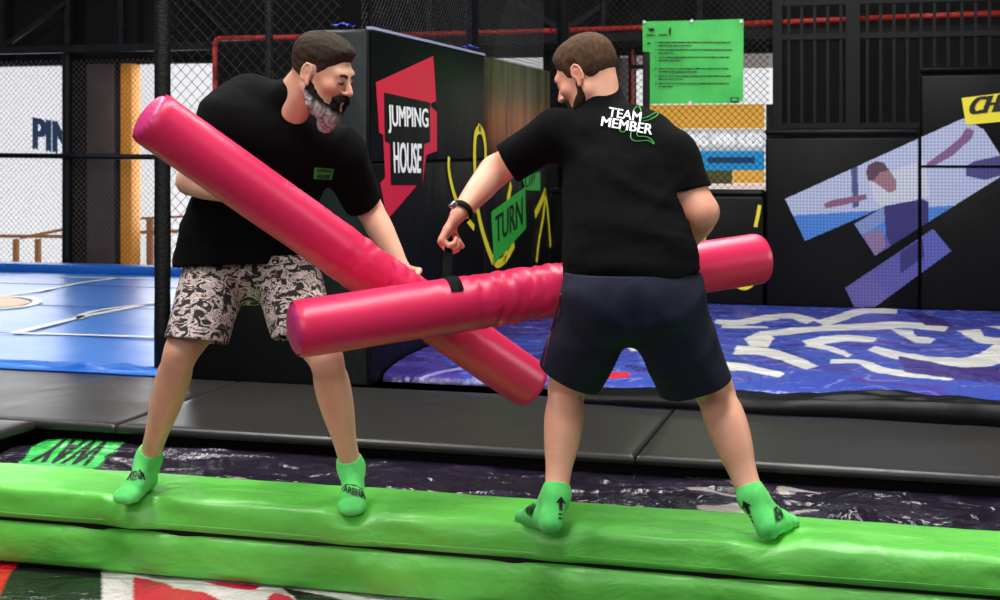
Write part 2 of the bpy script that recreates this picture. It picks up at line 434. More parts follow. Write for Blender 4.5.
    def shell(s, th):
        s.f = np.maximum(s.f, -(s.f + th)); return s
    def mesh(s, name, adapt=0):
        g = openvdb.FloatGrid(background=.06); arr = np.clip(s.f, -.06, .06)
        g.copyFromArray(np.ascontiguousarray(arr, dtype=np.float32))
        pts, quads = g.convertToQuads(isovalue=0.0)
        pts = pts * s.h + s.lo
        me = bpy.data.meshes.new(name)
        me.from_pydata([], [], [])
        me.vertices.add(len(pts)); me.vertices.foreach_set('co', pts.astype(np.float32).ravel())
        nq = len(quads); me.loops.add(nq * 4); me.polygons.add(nq)
        me.loops.foreach_set('vertex_index', quads[:, ::-1].astype(np.int32).ravel() if False else quads.astype(np.int32).ravel())
        me.polygons.foreach_set('loop_start', np.arange(0, nq * 4, 4, dtype=np.int32))
        me.update(calc_edges=True); me.validate()
        bm = bmesh.new(); bm.from_mesh(me); bmesh.ops.recalc_face_normals(bm, faces=bm.faces)
        for _ in range(2): bmesh.ops.smooth_vert(bm, verts=bm.verts, factor=.5, use_axis_x=True, use_axis_y=True, use_axis_z=True)
        bm.to_mesh(me); bm.free(); me.shade_smooth(); return me
def coords(me):
    a = np.empty(len(me.vertices) * 3, np.float32); me.vertices.foreach_get('co', a); return a.reshape(-1, 3)
def bvh(me):
    return BVHTree.FromPolygons([v.co.copy() for v in me.vertices], [tuple(p.vertices) for p in me.polygons])
def caster(tree, off=.003):
    def fn(px, py):
        r = ray(px, py).normalized(); h = tree.ray_cast(CAM, r)
        if h[0] is None: return None
        return h[0] - r * off
    return fn
# ======================= PEOPLE =======================
def wob(x, y, z, seed, sc, n=7):
    """smooth cloth unevenness, -1..1"""
    rs = np.random.RandomState(seed); r = 0
    for i in range(n):
        d = rs.normal(size=3); d /= np.linalg.norm(d); d *= sc * rs.uniform(.6, 1.7); e = rs.normal(size=3) * sc * .5
        r = r + np.sin(d[0] * x + d[1] * y + d[2] * z + rs.uniform(0, 6.3) + 1.3 * np.sin(e[0] * x + e[1] * y + e[2] * z))
    return r / n * 1.6
def folds(F, dirs, amp, seed, wob_amp=.004, wsc=13):
    """soft drapery. dirs: (direction across the folds, wave number, centre, radius, weight)"""
    x, y, z = F.grid(); g = np.abs(F.f) < .05
    d = wob_amp * wob(x, y, z, seed, wsc)
    warp = 2.6 * wob(x, y, z, seed + 5, 7, 5); gate = np.clip(.45 + 1.1 * wob(x, y, z, seed + 9, 8, 5), 0, 1)
    for (dr, kf, c, R, w) in dirs:
        dr = _n(dr) / np.linalg.norm(_n(dr)); c = _n(c)
        ph = (x * dr[0] + y * dr[1] + z * dr[2]) * kf * .55 + warp
        fall = np.exp(-((x - c[0]) ** 2 + (y - c[1]) ** 2 + (z - c[2]) ** 2) / R ** 2)
        s = .5 + .5 * np.sin(ph); d = d - amp * w * fall * gate * (s ** 2.5 - .3)
    F.f = np.where(g, F.f + d, F.f).astype(np.float32); return F

def frame(fwd, up_hint, c):
    y = Vector(fwd).normalized(); x = y.cross(Vector(up_hint)).normalized(); z = x.cross(y)
    return Matrix(((x.x, y.x, z.x, c.x), (x.y, y.y, z.y, c.y), (x.z, y.z, z.z, c.z), (0, 0, 0, 1)))

def head(F, T, s=1.0):
    L = lambda x, y, z: T @ Vector((x * s, y * s, z * s)); A = [T.col[i].xyz for i in range(3)]
    r = lambda *v: tuple(q * s for q in v)
    F.ell(L(0, -.014, .036), A, r(.076, .098, .084), .02)
    F.ell(L(0, .034, -.028), A, r(.060, .060, .082), .03)
    for q in (-1, 1):
        F.cone(L(q * .050, .0, -.05), L(q * .018, .076, -.098), .022 * s, .018 * s, .03)
        F.ell(L(q * .042, .064, -.020), A, r(.024, .022, .022), .02)
    F.ell(L(0, .083, -.097), A, r(.022, .018, .018), .02)
    F.cone(L(-.034, .080, .026), L(.034, .080, .026), .014 * s, .014 * s, .02)
    for q in (-1, 1): F.ell(L(q * .032, .100, .004), A, r(.017, .014, .012), .012, 's')
    for q in (-1, 1): F.ell(L(q * .031, .081, .003), A, r(.0145, .0135, .0125), .006)
    F.cone(L(0, .092, .014), L(0, .116, -.026), .007 * s, .0115 * s, .012)
    for q in (-1, 1): F.ell(L(q * .013, .104, -.030), A, r(.009, .010, .007), .006)
    F.cone(L(-.017, .094, -.056), L(.017, .094, -.056), .0065 * s, .0065 * s, .008)
    F.cone(L(-.014, .091, -.067), L(.014, .091, -.067), .0075 * s, .0075 * s, .008)
    for q in (-1, 1):             # ears: shell, rim, hollow, lobe
        tilt = [Vector(A[0]), Vector(A[1]), Vector(A[2])]
        F.ell(L(q * .078, -.006, -.002), A, r(.009, .018, .029), .006)
        arc = []
        for a in range(-60, 215, 25):
            t = math.radians(a); arc.append((L(q * .085, -.008 - .017 * math.cos(t) * -1 * -1, .002 + .029 * math.sin(t)), .0045 * s))
        F.chain(arc, .003)
        F.ell(L(q * .088, -.002, -.002), A, r(.006, .009, .014), .004, 's')
        F.ell(L(q * .080, .002, -.030), A, r(.006, .009, .010), .005)
HLY = [-.12, -.085, -.05, -.028, -.016, .012, .020, .034, .046, .062, .075, .12]
HLZ = [-.078, -.074, -.060, -.036, .030, .030, -.016, -.008, .036, .046, .064, .068]
def hair(name, T, s, col_top, col_side, parent, seed, top=.010, side=.004, m='hairA', quiff=.0):
    inv = T.inverted(); c = T @ Vector((0, 0, .03)); h = .003
    F = Field(c - Vector((.16, .16, .17)), c + Vector((.16, .16, .17)), h)
    A = np.array(inv, np.float32)
    def loc(x, y, z): return [(A[i, 0] * x + A[i, 1] * y + A[i, 2] * z + A[i, 3]) / s for i in range(3)]
    def fn(x, y, z):
        X, Y, Z = loc(x, y, z)
        def el(cx, cy, cz, rx, ry, rz):
            p, q, r = X - cx, Y - cy, Z - cz; k0 = np.sqrt((p / rx) ** 2 + (q / ry) ** 2 + (r / rz) ** 2)
            k1 = np.sqrt((p / rx ** 2) ** 2 + (q / ry ** 2) ** 2 + (r / rz ** 2) ** 2) + 1e-6; return k0 * (k0 - 1) / k1
        d = np.minimum(el(0, -.014, .036, .076, .098, .084), el(0, .034, -.028, .060, .060, .082) + .001)
        tt = np.clip((Z - .03) / .07, 0, 1); thick = side + (top + quiff * np.clip(Y / .08, 0, 1) - side) * tt
        hl = np.interp(Y, HLY, HLZ); thick = thick * (.12 + .88 * np.clip((Z - hl) / .028, 0, 1))
        d = d - thick - .0014 * wob(X * 1.0, Y * .5, Z * .6, seed, 330)
        # hairline height as a function of front-back position
        hl = np.interp(Y, HLY, HLZ)
        hl = hl + .05 * np.clip(.03 - np.abs(X), 0, .03) * (Y < 0)
        return np.maximum(d, (hl - Z) * .8) * s
    F.put(fn, c - Vector((.15, .15, .16)), c + Vector((.15, .15, .16)), .001)
    me = F.mesh(name); P3 = coords(me); X, Y, Z = loc(P3[:, 0], P3[:, 1], P3[:, 2])
    t = np.clip((Z + .045 - .25 * np.clip(Y, -.1, .05)) / .085, 0, 1)[:, None]
    n = (.5 + .5 * wob(X, Y * .4, Z * .4, seed + 3, 500))[:, None]
    cc = np.array(lin(col_side))[None] * (1 - t) + np.array(lin(col_top))[None] * t
    cc = cc * (.7 + .6 * n); cc[:, 3] = 1; set_col(me, cc)
    return link('hair', me, M[m], parent)

def hand(F, w, d, n, thumb, curls, s=1.0, tc=.5, spread=.02):
    """w wrist, d pointing to the knuckles, n out of the palm, thumb = side of the thumb"""
    d = Vector(d).normalized(); t = Vector(thumb); t = (t - d * t.dot(d)).normalized(); n = Vector(n); n = (n - d * n.dot(d) - t * n.dot(t)).normalized()
    w = Vector(w); pts = []
    F.eseg(w, w + d * .05 * s, .028 * s, .019 * s, .040 * s, .016 * s, t, .012)
    F.eseg(w + d * .05 * s, w + d * .088 * s, .040 * s, .016 * s, .040 * s, .012 * s, t, .006)
    for i, (off, ln, r) in enumerate(((.031, .074, .0092), (.010, .082, .0094), (-.011, .076, .0090), (-.031, .060, .0080))):
        p = w + d * (.090 - .004 * abs(i - 1)) * s + t * off * s; a = 0; dd = d + t * (off * spread / .03)
        r *= s; base = p - d * .02 * s; F.cone(base, p, r * 1.05, r * 1.08, .004)
        for seg, (fr, cu) in enumerate(zip((.46, .31, .23), curls[i])):
            a += cu; q = (dd.normalized() * math.cos(a) + n * math.sin(a)).normalized(); e = p + q * ln * fr * s
            F.cone(p, e, r * (1.06 - .07 * seg), r * (.99 - .07 * seg), .0015); p = e
    p = w + d * .022 * s + t * .028 * s; q = (d * .55 + t * .75 + n * .25).normalized()
    F.cone(p - t * .015 * s, p, .014 * s, .014 * s, .008); e = p + q * .036 * s; F.cone(p, e, .0135 * s, .0115 * s, .006)
    q = (d * (.85 - .2 * tc) + n * tc * 1.2 - t * tc * .35).normalized(); f = e + q * .032 * s; F.cone(e, f, .0112 * s, .0100 * s, .003)
    q = (q + n * tc * .6 - t * tc * .7).normalized(); F.cone(f, f + q * .026 * s, .0098 * s, .0082 * s, .003)
    return w + d * .07 * s
def foot(F, ankle, heel, toe, wk, k=.02, g=0):
    """ankle joint, heel and toe contact points; g = sock thickness"""
    a = Vector(ankle); h = Vector(heel); t = Vector(toe); d = (t - h).normalized(); u = Vector((0, 0, 1)); side = d.cross(u).normalized()
    Lf = (t - h).length; up = side.cross(d).normalized()
    F.cone(a, h + up * .036 + d * .012, .036 + g, .032 + g, .02)                              # heel
    F.eseg(h + d * .03 + up * .034, h + d * Lf * .55 + up * .030, .030 + g, .036 + g, .036 + g, .028 + g, side, k)
    F.eseg(h + d * Lf * .5 + up * .028, h + d * Lf * .76 + up * .020, .036 + g, .028 + g, .042 + g, .020 + g, side, k)
    F.eseg(h + d * Lf * .74 + up * .018, h + d * (Lf - .03) + up * .015, .042 + g, .019 + g, .034 + g, .014 + g, side, k)
    F.cone(a + up * .01, h + d * Lf * .48 + up * .035, .036 + g, .024 + g, .03)               # instep
    for q in (-1, 1): F.ell(a + side * q * .030 - up * .002, (side, d, up), (.010 + g, .012, .013), .012)
def skin_col(me, base, red, spots):
    """even skin with warmer cheeks, ears, knees and elbows (the person's own colouring)"""
    p = coords(me); c = np.repeat(np.array(lin(base))[None], len(p), 0); rc = np.array(lin(red))
    for (q, R, a) in spots:
        w = (a * np.exp(-((p - _n(q)[None]) ** 2).sum(1) / R ** 2))[:, None]; c = c * (1 - w) + rc[None] * w
    n = .06 * wob(p[:, 0], p[:, 1], p[:, 2], 3, 60)[:, None]; c[:, :3] *= 1 + n[:, :3]; c[:, 3] = 1; return c
def bounds(pts, m): 
    a = np.array([list(p) for p in pts]); return a.min(0) - m, a.max(0) + m

def leg(F, hip, knee, ankle, side=None, back=None, sc=1.0):
    hip, knee, ankle = Vector(hip), Vector(knee), Vector(ankle); L = ankle - knee; b = Vector(back).normalized()
    F.chain([(hip, .092 * sc), (hip.lerp(knee, .5) - b * .008, .078 * sc), (hip.lerp(knee, .88), .060 * sc), (knee + L * .02, .054 * sc), (knee + L * .14, .051 * sc), (knee + L * .30 + b * .012, .0555 * sc), (knee + L * .50 + b * .010, .050 * sc), (knee + L * .72 + b * .002, .038 * sc), (knee + L * .9, .0325 * sc), (ankle, .034 * sc)], .02)
    F.cone(knee + L * .1 - b * .02, knee + L * .85 - b * .006, .028 * sc, .024 * sc, .02)         # shin
    F.cone(knee - b * .028, knee - b * .030 + L * .06, .026 * sc, .022 * sc, .03)                  # kneecap
    for q in (-1, 1):
        s_ = L.normalized().cross(b); F.cone(knee + L * .18 + b * .022 + s_ * q * .020, knee + L * .42 + b * .016 + s_ * q * .018, .030 * sc, .022 * sc, .02)   # calf heads
def arm(F, sh, el, wr, u, k=1.0):
    sh, el, wr = Vector(sh), Vector(el), Vector(wr)
    F.chain([(sh, .056), (sh.lerp(el, .35), .050 * k), (sh.lerp(el, .6), .049 * k), (el, .041 * k)], .03)
    F.etube([(el, .041 * k, .040 * k), (el.lerp(wr, .28), .047 * k, .042 * k), (el.lerp(wr, .65), .039 * k, .034 * k), (wr, .029 * k, .023 * k)], u, .03)
def seg_pt(a, b, t): return Vector(a).lerp(Vector(b), t)

# ------------------------------------------------ bearded man on the left, facing the camera's right ------------------------------------------------
def man_in_scrap_shorts():
    pel = P(248, 262, 4.88); chest = P(272, 168, 4.66); nb = P(286, 116, 4.56)
    rh, rk, ra = P(217, 283, 4.86), P(181, 352, 4.57), P(149, 459, 4.76)
    lh, lk, la = P(283, 283, 4.86), P(326, 358, 4.50), P(351, 468, 4.62)
    rsh, rel, rwr = P(230, 124, 4.52), P(190, 181, 4.66), P(234, 194, 4.49)
    lsh, lel, lwr = P(341, 150, 4.70), P(369, 208, 4.86), P(401, 268, 4.76)
    rheel, rtoe = P(150, 488, 4.76), P(119, 503, 4.56); lheel, ltoe = P(354, 496, 4.64), P(351, 514, 4.42)
    rheel.z = lheel.z = .452; rtoe.z = .438; ltoe.z = .436
    root = empty('person', Vector((pel.x, pel.y, .45)), 'bearded man in a black t-shirt and black-and-white patterned shorts behind the slanting baton', 'person')
    hc = P(322, 74, 4.46); hf = V(.86, -.36, -.34); T = frame(hf, V(-.10, 0, 1), hc); s = 1.0
    L = lambda x, y, z: T @ Vector((x, y, z))
    lo, hi = bounds([pel, hc, ra, la, rtoe, ltoe, rel, lel, lwr, rsh, lsh], .15); lo[2] = .40; hi[2] += .03
    F = Field(lo, hi, .0042)
    u = (lsh - rsh).normalized()
    F.etube([(pel, .16, .11), (pel.lerp(chest, .5), .145, .10), (chest, .165, .115), (chest.lerp(nb, .55), .15, .09)], u, .04)
    F.cone(rsh, lsh, .058, .058, .05); F.cone(nb.lerp(chest, .3), L(0, -.035, -.045), .052, .048, .02)
    F.cone(L(0, -.048, -.01), P(280, 106, 4.60), .046, .047, .02)
    head(F, T, s)
    bk = V(-.15, 1, 0)
    leg(F, rh, rk, ra, back=bk, sc=1.04); leg(F, lh, lk, la, back=bk, sc=1.04)
    foot(F, ra, rheel, rtoe, 0, g=-.006); foot(F, la, lheel, ltoe, 0, g=-.006)
    arm(F, rsh, rel, rwr, V(.2, 0, 1)); arm(F, lsh, lel, lwr, V(1, .3, .4))
    cl = [(1.0, 1.3, .8)] * 4
    hand(F, rwr, V(.9, -.35, .05), V(-.1, -.9, .2), V(.1, .1, 1), cl, tc=.7)
    hand(F, lwr, V(.35, -.45, -.80), V(-.3, -.9, .1), V(.5, .2, .8), cl, tc=.7)
    me = F.mesh('body')
    set_col(me, skin_col(me, (222, 170, 144), (208, 112, 92), [(L(-.05, .07, -.02), .035, .55), (L(.05, .07, -.02), .035, .5), (L(0, .115, -.03), .02, .5), (L(0, .09, -.06), .018, .7), (L(-.08, -.01, 0), .03, .55), (rk, .06, .25), (lk, .06, .25)]))
    link('body', me, M['skinA'], root)
    # hair and beard
    hair('hair', T, s, (46, 34, 26), (92, 74, 62), root, 11, top=.016, side=.003, quiff=.010)
    F2 = Field(L(0, 0, -.08) - Vector((.16,) * 3), L(0, 0, -.08) + Vector((.16,) * 3), .003)
    for q in (-1, 1):
        F2.chain([(L(q * .066, .004, -.030), .012), (L(q * .060, .018, -.062), .024), (L(q * .046, .045, -.092), .030), (L(0, .075, -.112), .030)], .02)
        F2.cone(L(q * .028, .094, -.054), L(q * .004, .108, -.046), .010, .009, .008)
        F2.cone(L(q * .026, .092, -.060), L(q * .022, .080, -.098), .016, .020, .012)
    F2.cone(L(-.050, .030, -.085), L(-.042, .040, -.150), .036, .026, .02); F2.cone(L(-.058, .0, -.070), L(-.060, .005, -.110), .030, .024, .02)
    F2.cone(L(0, .060, -.11), L(-.025, .052, -.155), .036, .026, .02)
    x, y, z = F2.grid(); F2.f = (F2.f - .0035 * wob(x, y, z, 21, 260)).astype(np.float32)
    bm_ = F2.mesh('beard'); p = coords(bm_); inv = np.array(T.inverted(), np.float32); lp = p @ inv[:3, :3].T + inv[:3, 3]
    t = np.clip((-lp[:, 2] - .058 - .45 * (lp[:, 1] - .03)) / .02, 0, 1) * np.clip((.115 - lp[:, 1]) / .02, 0, 1)
    n = np.clip(.5 + .6 * wob(lp[:, 0], lp[:, 1], lp[:, 2] * .3, 8, 240), 0, 1)
    g = np.array(lin((84, 80, 80)))[None] * (1 - n)[:, None] + np.array(lin((206, 202, 202)))[None] * n[:, None]
    cc = np.array(lin((24, 19, 17)))[None] * (1 - t)[:, None] + g * t[:, None]; cc[:, 3] = 1; set_col(bm_, cc)
    b_ = link('beard', bm_, M['beardA'], root); b_['label'] = 'bushy beard, black along the jaw and grey below'
    for q in (-1, 1):
        mb = MB(); pts = spline([L(q * .015, .0985, .021), L(q * .030, .0965, .027), L(q * .044, .088, .024)], 4)
        for a_, b2 in zip(pts, pts[1:]): mb.bar(a_, b2, .0042, 6)
        mb.build('eyebrow', M['brow'], root)
        mb = MB(); pts = spline([L(q * .018, .093, .002), L(q * .030, .0965, -.003), L(q * .043, .090, .001)], 4)
        for a_, b2 in zip(pts, pts[1:]): mb.bar(a_, b2, .0022, 5)
        mb.build('eyelashes', M['brow'], root)
    # t-shirt
    hem = P(236, 262, 4.84)
    lo, hi = bounds([pel, nb, rsh, lsh, rel, lel, hem], .24)
    F = Field(lo, hi, .0048)
    F.etube([(P(238, 285, 4.86), .236, .195), (P(243, 240, 4.83), .224, .168), (P(256, 200, 4.76), .205, .145), (P(270, 165, 4.67), .205, .142), (P(278, 138, 4.60), .185, .120)], u, .04)
    F.cone(rsh + V(.005, 0, -.01), lsh + V(-.005, 0, -.01), .080, .076, .05)
    F.cone(rsh.lerp(lsh, .32) + V(0, .05, .01), nb + V(.0, .04, .01), .075, .058, .04)
    F.cone(rsh + V(.01, .04, -.01), P(256, 108, 4.64), .086, .094, .09); F.cone(P(232, 116, 4.58), P(246, 110, 4.62), .090, .092, .08)
    F.cone(rsh, seg_pt(rsh, rel, .72), .082, .072, .04); F.cone(lsh, seg_pt(lsh, lel, 1.1) + V(-.012, 0, 0), .078, .060, .04)
    F.cone(lsh + V(0, -.02, -.02), seg_pt(lsh, lel, .8) + V(-.01, 0, 0), .07, .066, .03)
    F.cone(P(266, 108, 4.62), P(296, 94, 4.54), .082, .066, .03)
    folds(F, [(V(.6, 0, .8), 120, P(230, 235, 4.76), .22, 1), (V(.8, 0, -.5), 110, P(330, 160, 4.66), .16, .9), (V(.5, .5, .8), 100, P(215, 150, 4.5), .18, .7), (V(1, 0, .3), 90, P(300, 245, 4.7), .18, .8)], .020, 31, .006)
    F.shell(.010)
    F.cut(P(237, 266, 4.84), V(.0, -.10, -1) + V(.03, 0, 0))
    dl = (lel - lsh).normalized(); F.cut(lel + dl * -.012 + V(-.014, 0, .018), dl + V(.15, 0, .0), .14)
    dr = (rel - rsh).normalized(); F.cut(seg_pt(rsh, rel, .60), dr, .10, .12)
    F.cut(P(302, 87, 4.56), V(.88, -.20, .43), .10, .12)
    me = F.mesh('t_shirt'); sh = link('t_shirt', me, M['shirt'], root); tree = bvh(me)
    cs = caster(tree, .003)
    mb = MB(); gx = 14
    C = [(314.5, 167.5), (334, 169), (331.5, 180), (313.5, 179)]
    for i in range(gx):
        for j in range(8):
            q = []
            for a_, b2 in ((i, j), (i + 1, j), (i + 1, j + 1), (i, j + 1)):
                uu, vv = a_ / gx, b2 / 8
                q.append(cs(*[(C[0][k] * (1 - uu) + C[1][k] * uu) * (1 - vv) + (C[3][k] * (1 - uu) + C[2][k] * uu) * vv for k in (0, 1)]))
            if all(w is not None for w in q): mb.add(q, [(0, 1, 2, 3)])
    pr = flat(mb, 'chest_print', M['leaf_print'], sh); pr['label'] = 'green chest patch'
    cs2 = caster(tree, .005); mb = MB()
    text_on('JUMPING', (316.5, 173), (332, 174.2), (316.8, 168.6), (332.5, 170), cs2, .02, .2, mb, fine=.05)
    text_on('HOUSE', (317, 178.5), (330, 179.4), (317.2, 174.2), (331, 175.2), cs2, .02, .2, mb, fine=.05)
    flat(mb, 'chest_lettering', M['black_print'], sh)
    # shorts
    lo, hi = bounds([pel, rh, lh, rk, lk], .24)
    F = Field(lo, hi, .005)
    F.etube([(P(249, 238, 4.87), .20, .14), (P(249, 264, 4.87), .215, .145)], V(1, .1, 0), .04); F.ell(P(250, 272, 4.86), (V(1, 0, 0), V(0, 1, 0), V(0, 0, 1)), (.10, .13, .085), .04)
    rb, lb = P(197, 341, 4.60), P(303, 336, 4.60)
    F.eseg(P(216, 272, 4.84), rb + (rb - rh) * .25, .112, .13, .104, .098, V(1, .1, 0), .022)
    F.eseg(P(285, 270, 4.84), lb + (lb - lh) * .30, .112, .13, .104, .098, V(1, .1, 0), .022)
    folds(F, [(V(.5, 0, 1), 90, P(255, 285, 4.72), .16, 1), (V(1, 0, .1), 90, rb, .16, .8), (V(1, 0, .1), 90, lb, .16, .8)], .011, 41, .005)
    F.shell(.010)
    F.cut(rb, V(-.10, -.2, -1), .20); F.cut(lb, V(.12, -.2, -1), .20); F.cut(P(247, 252, 4.87), V(0, 0, 1))
    link('shorts', F.mesh('shorts'), M['scrap'], root)
    socks(root, [(ra, rk, rheel, rtoe), (la, lk, lheel, ltoe)], front=True)
    # arched wording across each instep, read from the front
    return root, dict(rwr=rwr, lwr=lwr)

def socks(root, feet, front):
    for i, (a, k, h, t) in enumerate(feet):
        lo, hi = bounds([a, h, t, a + Vector((0, 0, .06))], .08); F = Field(lo, hi, .003)
        up = (k - a).normalized()
        F.chain([(a + up * .09, .0375), (a + up * .03, .0375), (a, .040)], .02)
        foot(F, a, h, t, 0, g=.001)
        x, y, z = F.grid(); F.f = (F.f + .0012 * wob(x, y, z, 60 + i, 60)).astype(np.float32)
        F.cut(a + up * .038, up)
        me = F.mesh('sock'); so = link('sock', me, M['sock'], root); tree = bvh(me); cs = caster(tree, .0025); mb = MB()
        if front:
            # curved two-line mark over the instep
            if i == 0:
                text_on('ARENA', (122, 480), (145, 478.5), (128, 470.5), (142, 471), cs, .02, 0, mb, fine=.05)
                bars = [((119.5, 480), (124, 473), (131, 469.6), (139, 469.6), (143.5, 474), (144.5, 480))]
            else:
                text_on('ARENA', (343, 491), (366, 499), (344, 485), (364, 490.5), cs, .02, 0, mb, fine=.05)
                bars = [((341.5, 490), (346, 484.6), (354, 485), (362, 489), (367.5, 498))]
            for pl in bars:
                q = [cs(*p) for p in pl]; q = [p for p in q if p is not None]
                for p0, p1 in zip(q, q[1:]): mb.bar(p0, p1, .0022, 4)
            flat(mb, 'sock_lettering', M['black_print'], so)
        else:
            arrow = [[(561.5, 496.5), (566, 503.5), (562.8, 503), (562.6, 511), (559, 510.4), (559.4, 502.4), (555.5, 503)], [(558.6, 513), (562.4, 513.5), (562.3, 515.4), (558.5, 515)], [(558.4, 517.2), (562.2, 517.7), (562.1, 519.4), (558.3, 518.9)]] if i == 0 else \
                    [[(743, 500.6), (751.5, 505.6), (748.2, 506.4), (751, 513.4), (747.6, 514.8), (745, 508), (742, 509)], [(748.2, 516.6), (751.4, 515.6), (752, 517.6), (748.8, 518.6)], [(749.2, 520.6), (752.6, 519.8), (753.4, 522.2), (750.2, 523)]]
            for poly in arrow:
                xs = [p[0] for p in poly]; ys = [p[1] for p in poly]; st = .7
                gx = np.arange(min(xs), max(xs), st)
                for X in gx:
                    for Y in np.arange(min(ys), max(ys), st):
                        if in_poly(X + st / 2, Y + st / 2, poly):
                            q = [cs(X, Y), cs(X + st, Y), cs(X + st, Y + st), cs(X, Y + st)]
                            if all(w is not None for w in q): mb.add(q, [(0, 1, 2, 3)])
            if mb.v: flat(mb, 'arrow_print', M['black_print'], so)
            mb = MB()
            if i == 0: text_on('ARENA', (524.5, 511), (531, 517), (528.5, 500.5), (536.5, 504.5), cs, .02, 0, mb, fine=.05)
            else: text_on('ARENA', (776, 523), (784.5, 518), (773, 509), (780, 504), cs, .02, 0, mb, fine=.05)
            if mb.v: flat(mb, 'sock_lettering', M['black_print'], so)

# ------------------------------------------------ man on the right, seen from behind ------------------------------------------------
def man_in_navy_shorts():
    pel = P(632, 286, 4.17); waist = P(630, 240, 4.2); chest = P(627, 172, 4.33); nb = P(602, 112, 4.44)
    lh, lk, la = P(603, 303, 4.17), P(567, 386, 4.40), P(556, 497, 4.25)
    rh, rk, ra = P(663, 303, 4.17), P(714, 390, 4.34), P(752, 498, 4.20)
    lsh, lel, lwr = P(557, 134, 4.40), P(495, 171, 4.56), P(459, 214, 4.42)
    rsh, rel, rwr = P(672, 158, 4.30), P(702, 212, 4.22), P(690, 240, 4.42)
    lheel, ltoe = P(553, 524, 4.19), P(522, 510, 4.40); rheel, rtoe = P(766, 533, 4.13), P(790, 517, 4.33)
    for q in (lheel, ltoe, rheel, rtoe): q.z = .448
    root = empty('person', Vector((pel.x, pel.y, .45)), 'man seen from behind in black team member t-shirt and plain navy shorts', 'person')
    hc = P(587, 76, 4.46); hf = V(-.74, .42, -.42); T = frame(hf, V(-.12, .05, 1), hc); s = 1.0
    L = lambda x, y, z: T @ Vector((x * s, y * s, z * s))
    lo, hi = bounds([pel, hc, ra, la, ltoe, rtoe, rel, lel, lwr, rsh, lsh, rheel, lheel], .14); lo[2] = .40
    F = Field(lo, hi, .0042); u = (rsh - lsh).normalized()
    F.etube([(pel, .16, .11), (waist, .15, .10), (chest, .175, .115), (chest.lerp(nb, .55), .15, .09)], u, .04)
    F.cone(rsh, lsh, .058, .058, .05); F.cone(nb.lerp(chest, .3), L(0, -.035, -.045), .052, .048, .02)
    F.cone(L(0, -.046, -.01), nb.lerp(chest, .1), .047, .048, .02)
    head(F, T, s)
    bk = V(0, -1, 0)
    leg(F, lh, lk, la, back=bk, sc=1.10); leg(F, rh, rk, ra, back=bk, sc=1.16)
    foot(F, la, lheel, ltoe, 0, g=-.006); foot(F, ra, rheel, rtoe, 0, g=-.006)
    arm(F, lsh, lel, lwr, V(.6, 0, .7), 1.12); arm(F, rsh, rel, rwr, V(1, 0, 0), 1.12)
    grip = [(1.15, 1.25, .7), (1.2, 1.3, .75), (1.25, 1.3, .8), (1.3, 1.3, .8)]
    hand(F, lwr + V(-.004, 0, -.004), V(-.50, -.12, -.80), V(.85, .1, -.45), V(.1, 1, .05), grip, s=1.1, tc=.9)
    hand(F, rwr, V(-.5, .7, -.45), V(-.1, .3, -.95), V(-.8, -.4, 0), [(.7, .7, .4)] * 4, tc=.4)
    me = F.mesh('body')
    set_col(me, skin_col(me, (230, 170, 142), (212, 110, 88), [(L(-.05, .07, -.02), .035, .4), (L(-.082, -.01, 0), .03, .5), (lel, .06, .35), (rel, .07, .35), (lk.lerp(la, .4), .09, .2), (rk.lerp(ra, .4), .09, .2), (P(448, 232, 4.4), .05, .4)]))
    link('body', me, M['skinB'], root)
    hair('hair', T, s, (78, 55, 38), (46, 34, 28), root, 17, top=.014, side=.006, quiff=.006)
    F2 = Field(L(0, 0, -.08) - Vector((.15,) * 3), L(0, 0, -.08) + Vector((.15,) * 3), .003)
    for q in (-1, 1):
        F2.chain([(L(q * .0665, .010, -.020), .008), (L(q * .060, .014, -.055), .017), (L(q * .044, .045, -.082), .022), (L(0, .080, -.102), .022)], .02)
        F2.cone(L(q * .024, .096, -.048), L(q * .004, .104, -.044), .006, .006, .008)
        F2.cone(L(q * .030, .084, -.052), L(q * .028, .074, -.088), .010, .014, .012)
    x, y, z = F2.grid(); F2.f = (F2.f - .0012 * wob(x, y, z, 23, 300)).astype(np.float32)
    bm_ = F2.mesh('beard'); p = coords(bm_); n = (.75 + .3 * wob(p[:, 0], p[:, 1], p[:, 2], 4, 200))[:, None]
    cc = np.repeat(np.array(lin((58, 42, 34)))[None], len(p), 0) * n; cc[:, 3] = 1; set_col(bm_, cc); link('beard', bm_, M['beardA'], root)
    for q in (-1, 1):
        mb = MB(); pts = spline([L(q * .015, .0985, .021), L(q * .030, .0965, .027), L(q * .044, .088, .024)], 4)
        for a_, b2 in zip(pts, pts[1:]): mb.bar(a_, b2, .0042, 6)
        mb.build('eyebrow', M['brow'], root)
    # t-shirt
    lo, hi = bounds([pel, nb, rsh, lsh, rel, lel], .22); F = Field(lo, hi, .0048)
    F.etube([(P(631, 305, 4.17), .205, .135), (P(630, 262, 4.18), .203, .135), (P(628, 215, 4.25), .200, .135), (P(626, 180, 4.31), .205, .135), (P(618, 148, 4.37), .185, .115)], u, .04)
    F.cone(lsh + V(.01, 0, -.01), rsh + V(-.012, 0, -.005), .074, .076, .05)
    F.cone(P(640, 140, 4.34), nb + V(.02, -.02, .0), .08, .055, .05); F.cone(P(585, 140, 4.38), nb, .075, .06, .05)
    F.cone(lsh, seg_pt(lsh, lel, .95), .078, .064, .04); F.cone(rsh, seg_pt(rsh, rel, .95), .076, .068, .04)
    F.cone(nb + V(.01, 0, -.03), P(601, 93, 4.45), .072, .061, .03)
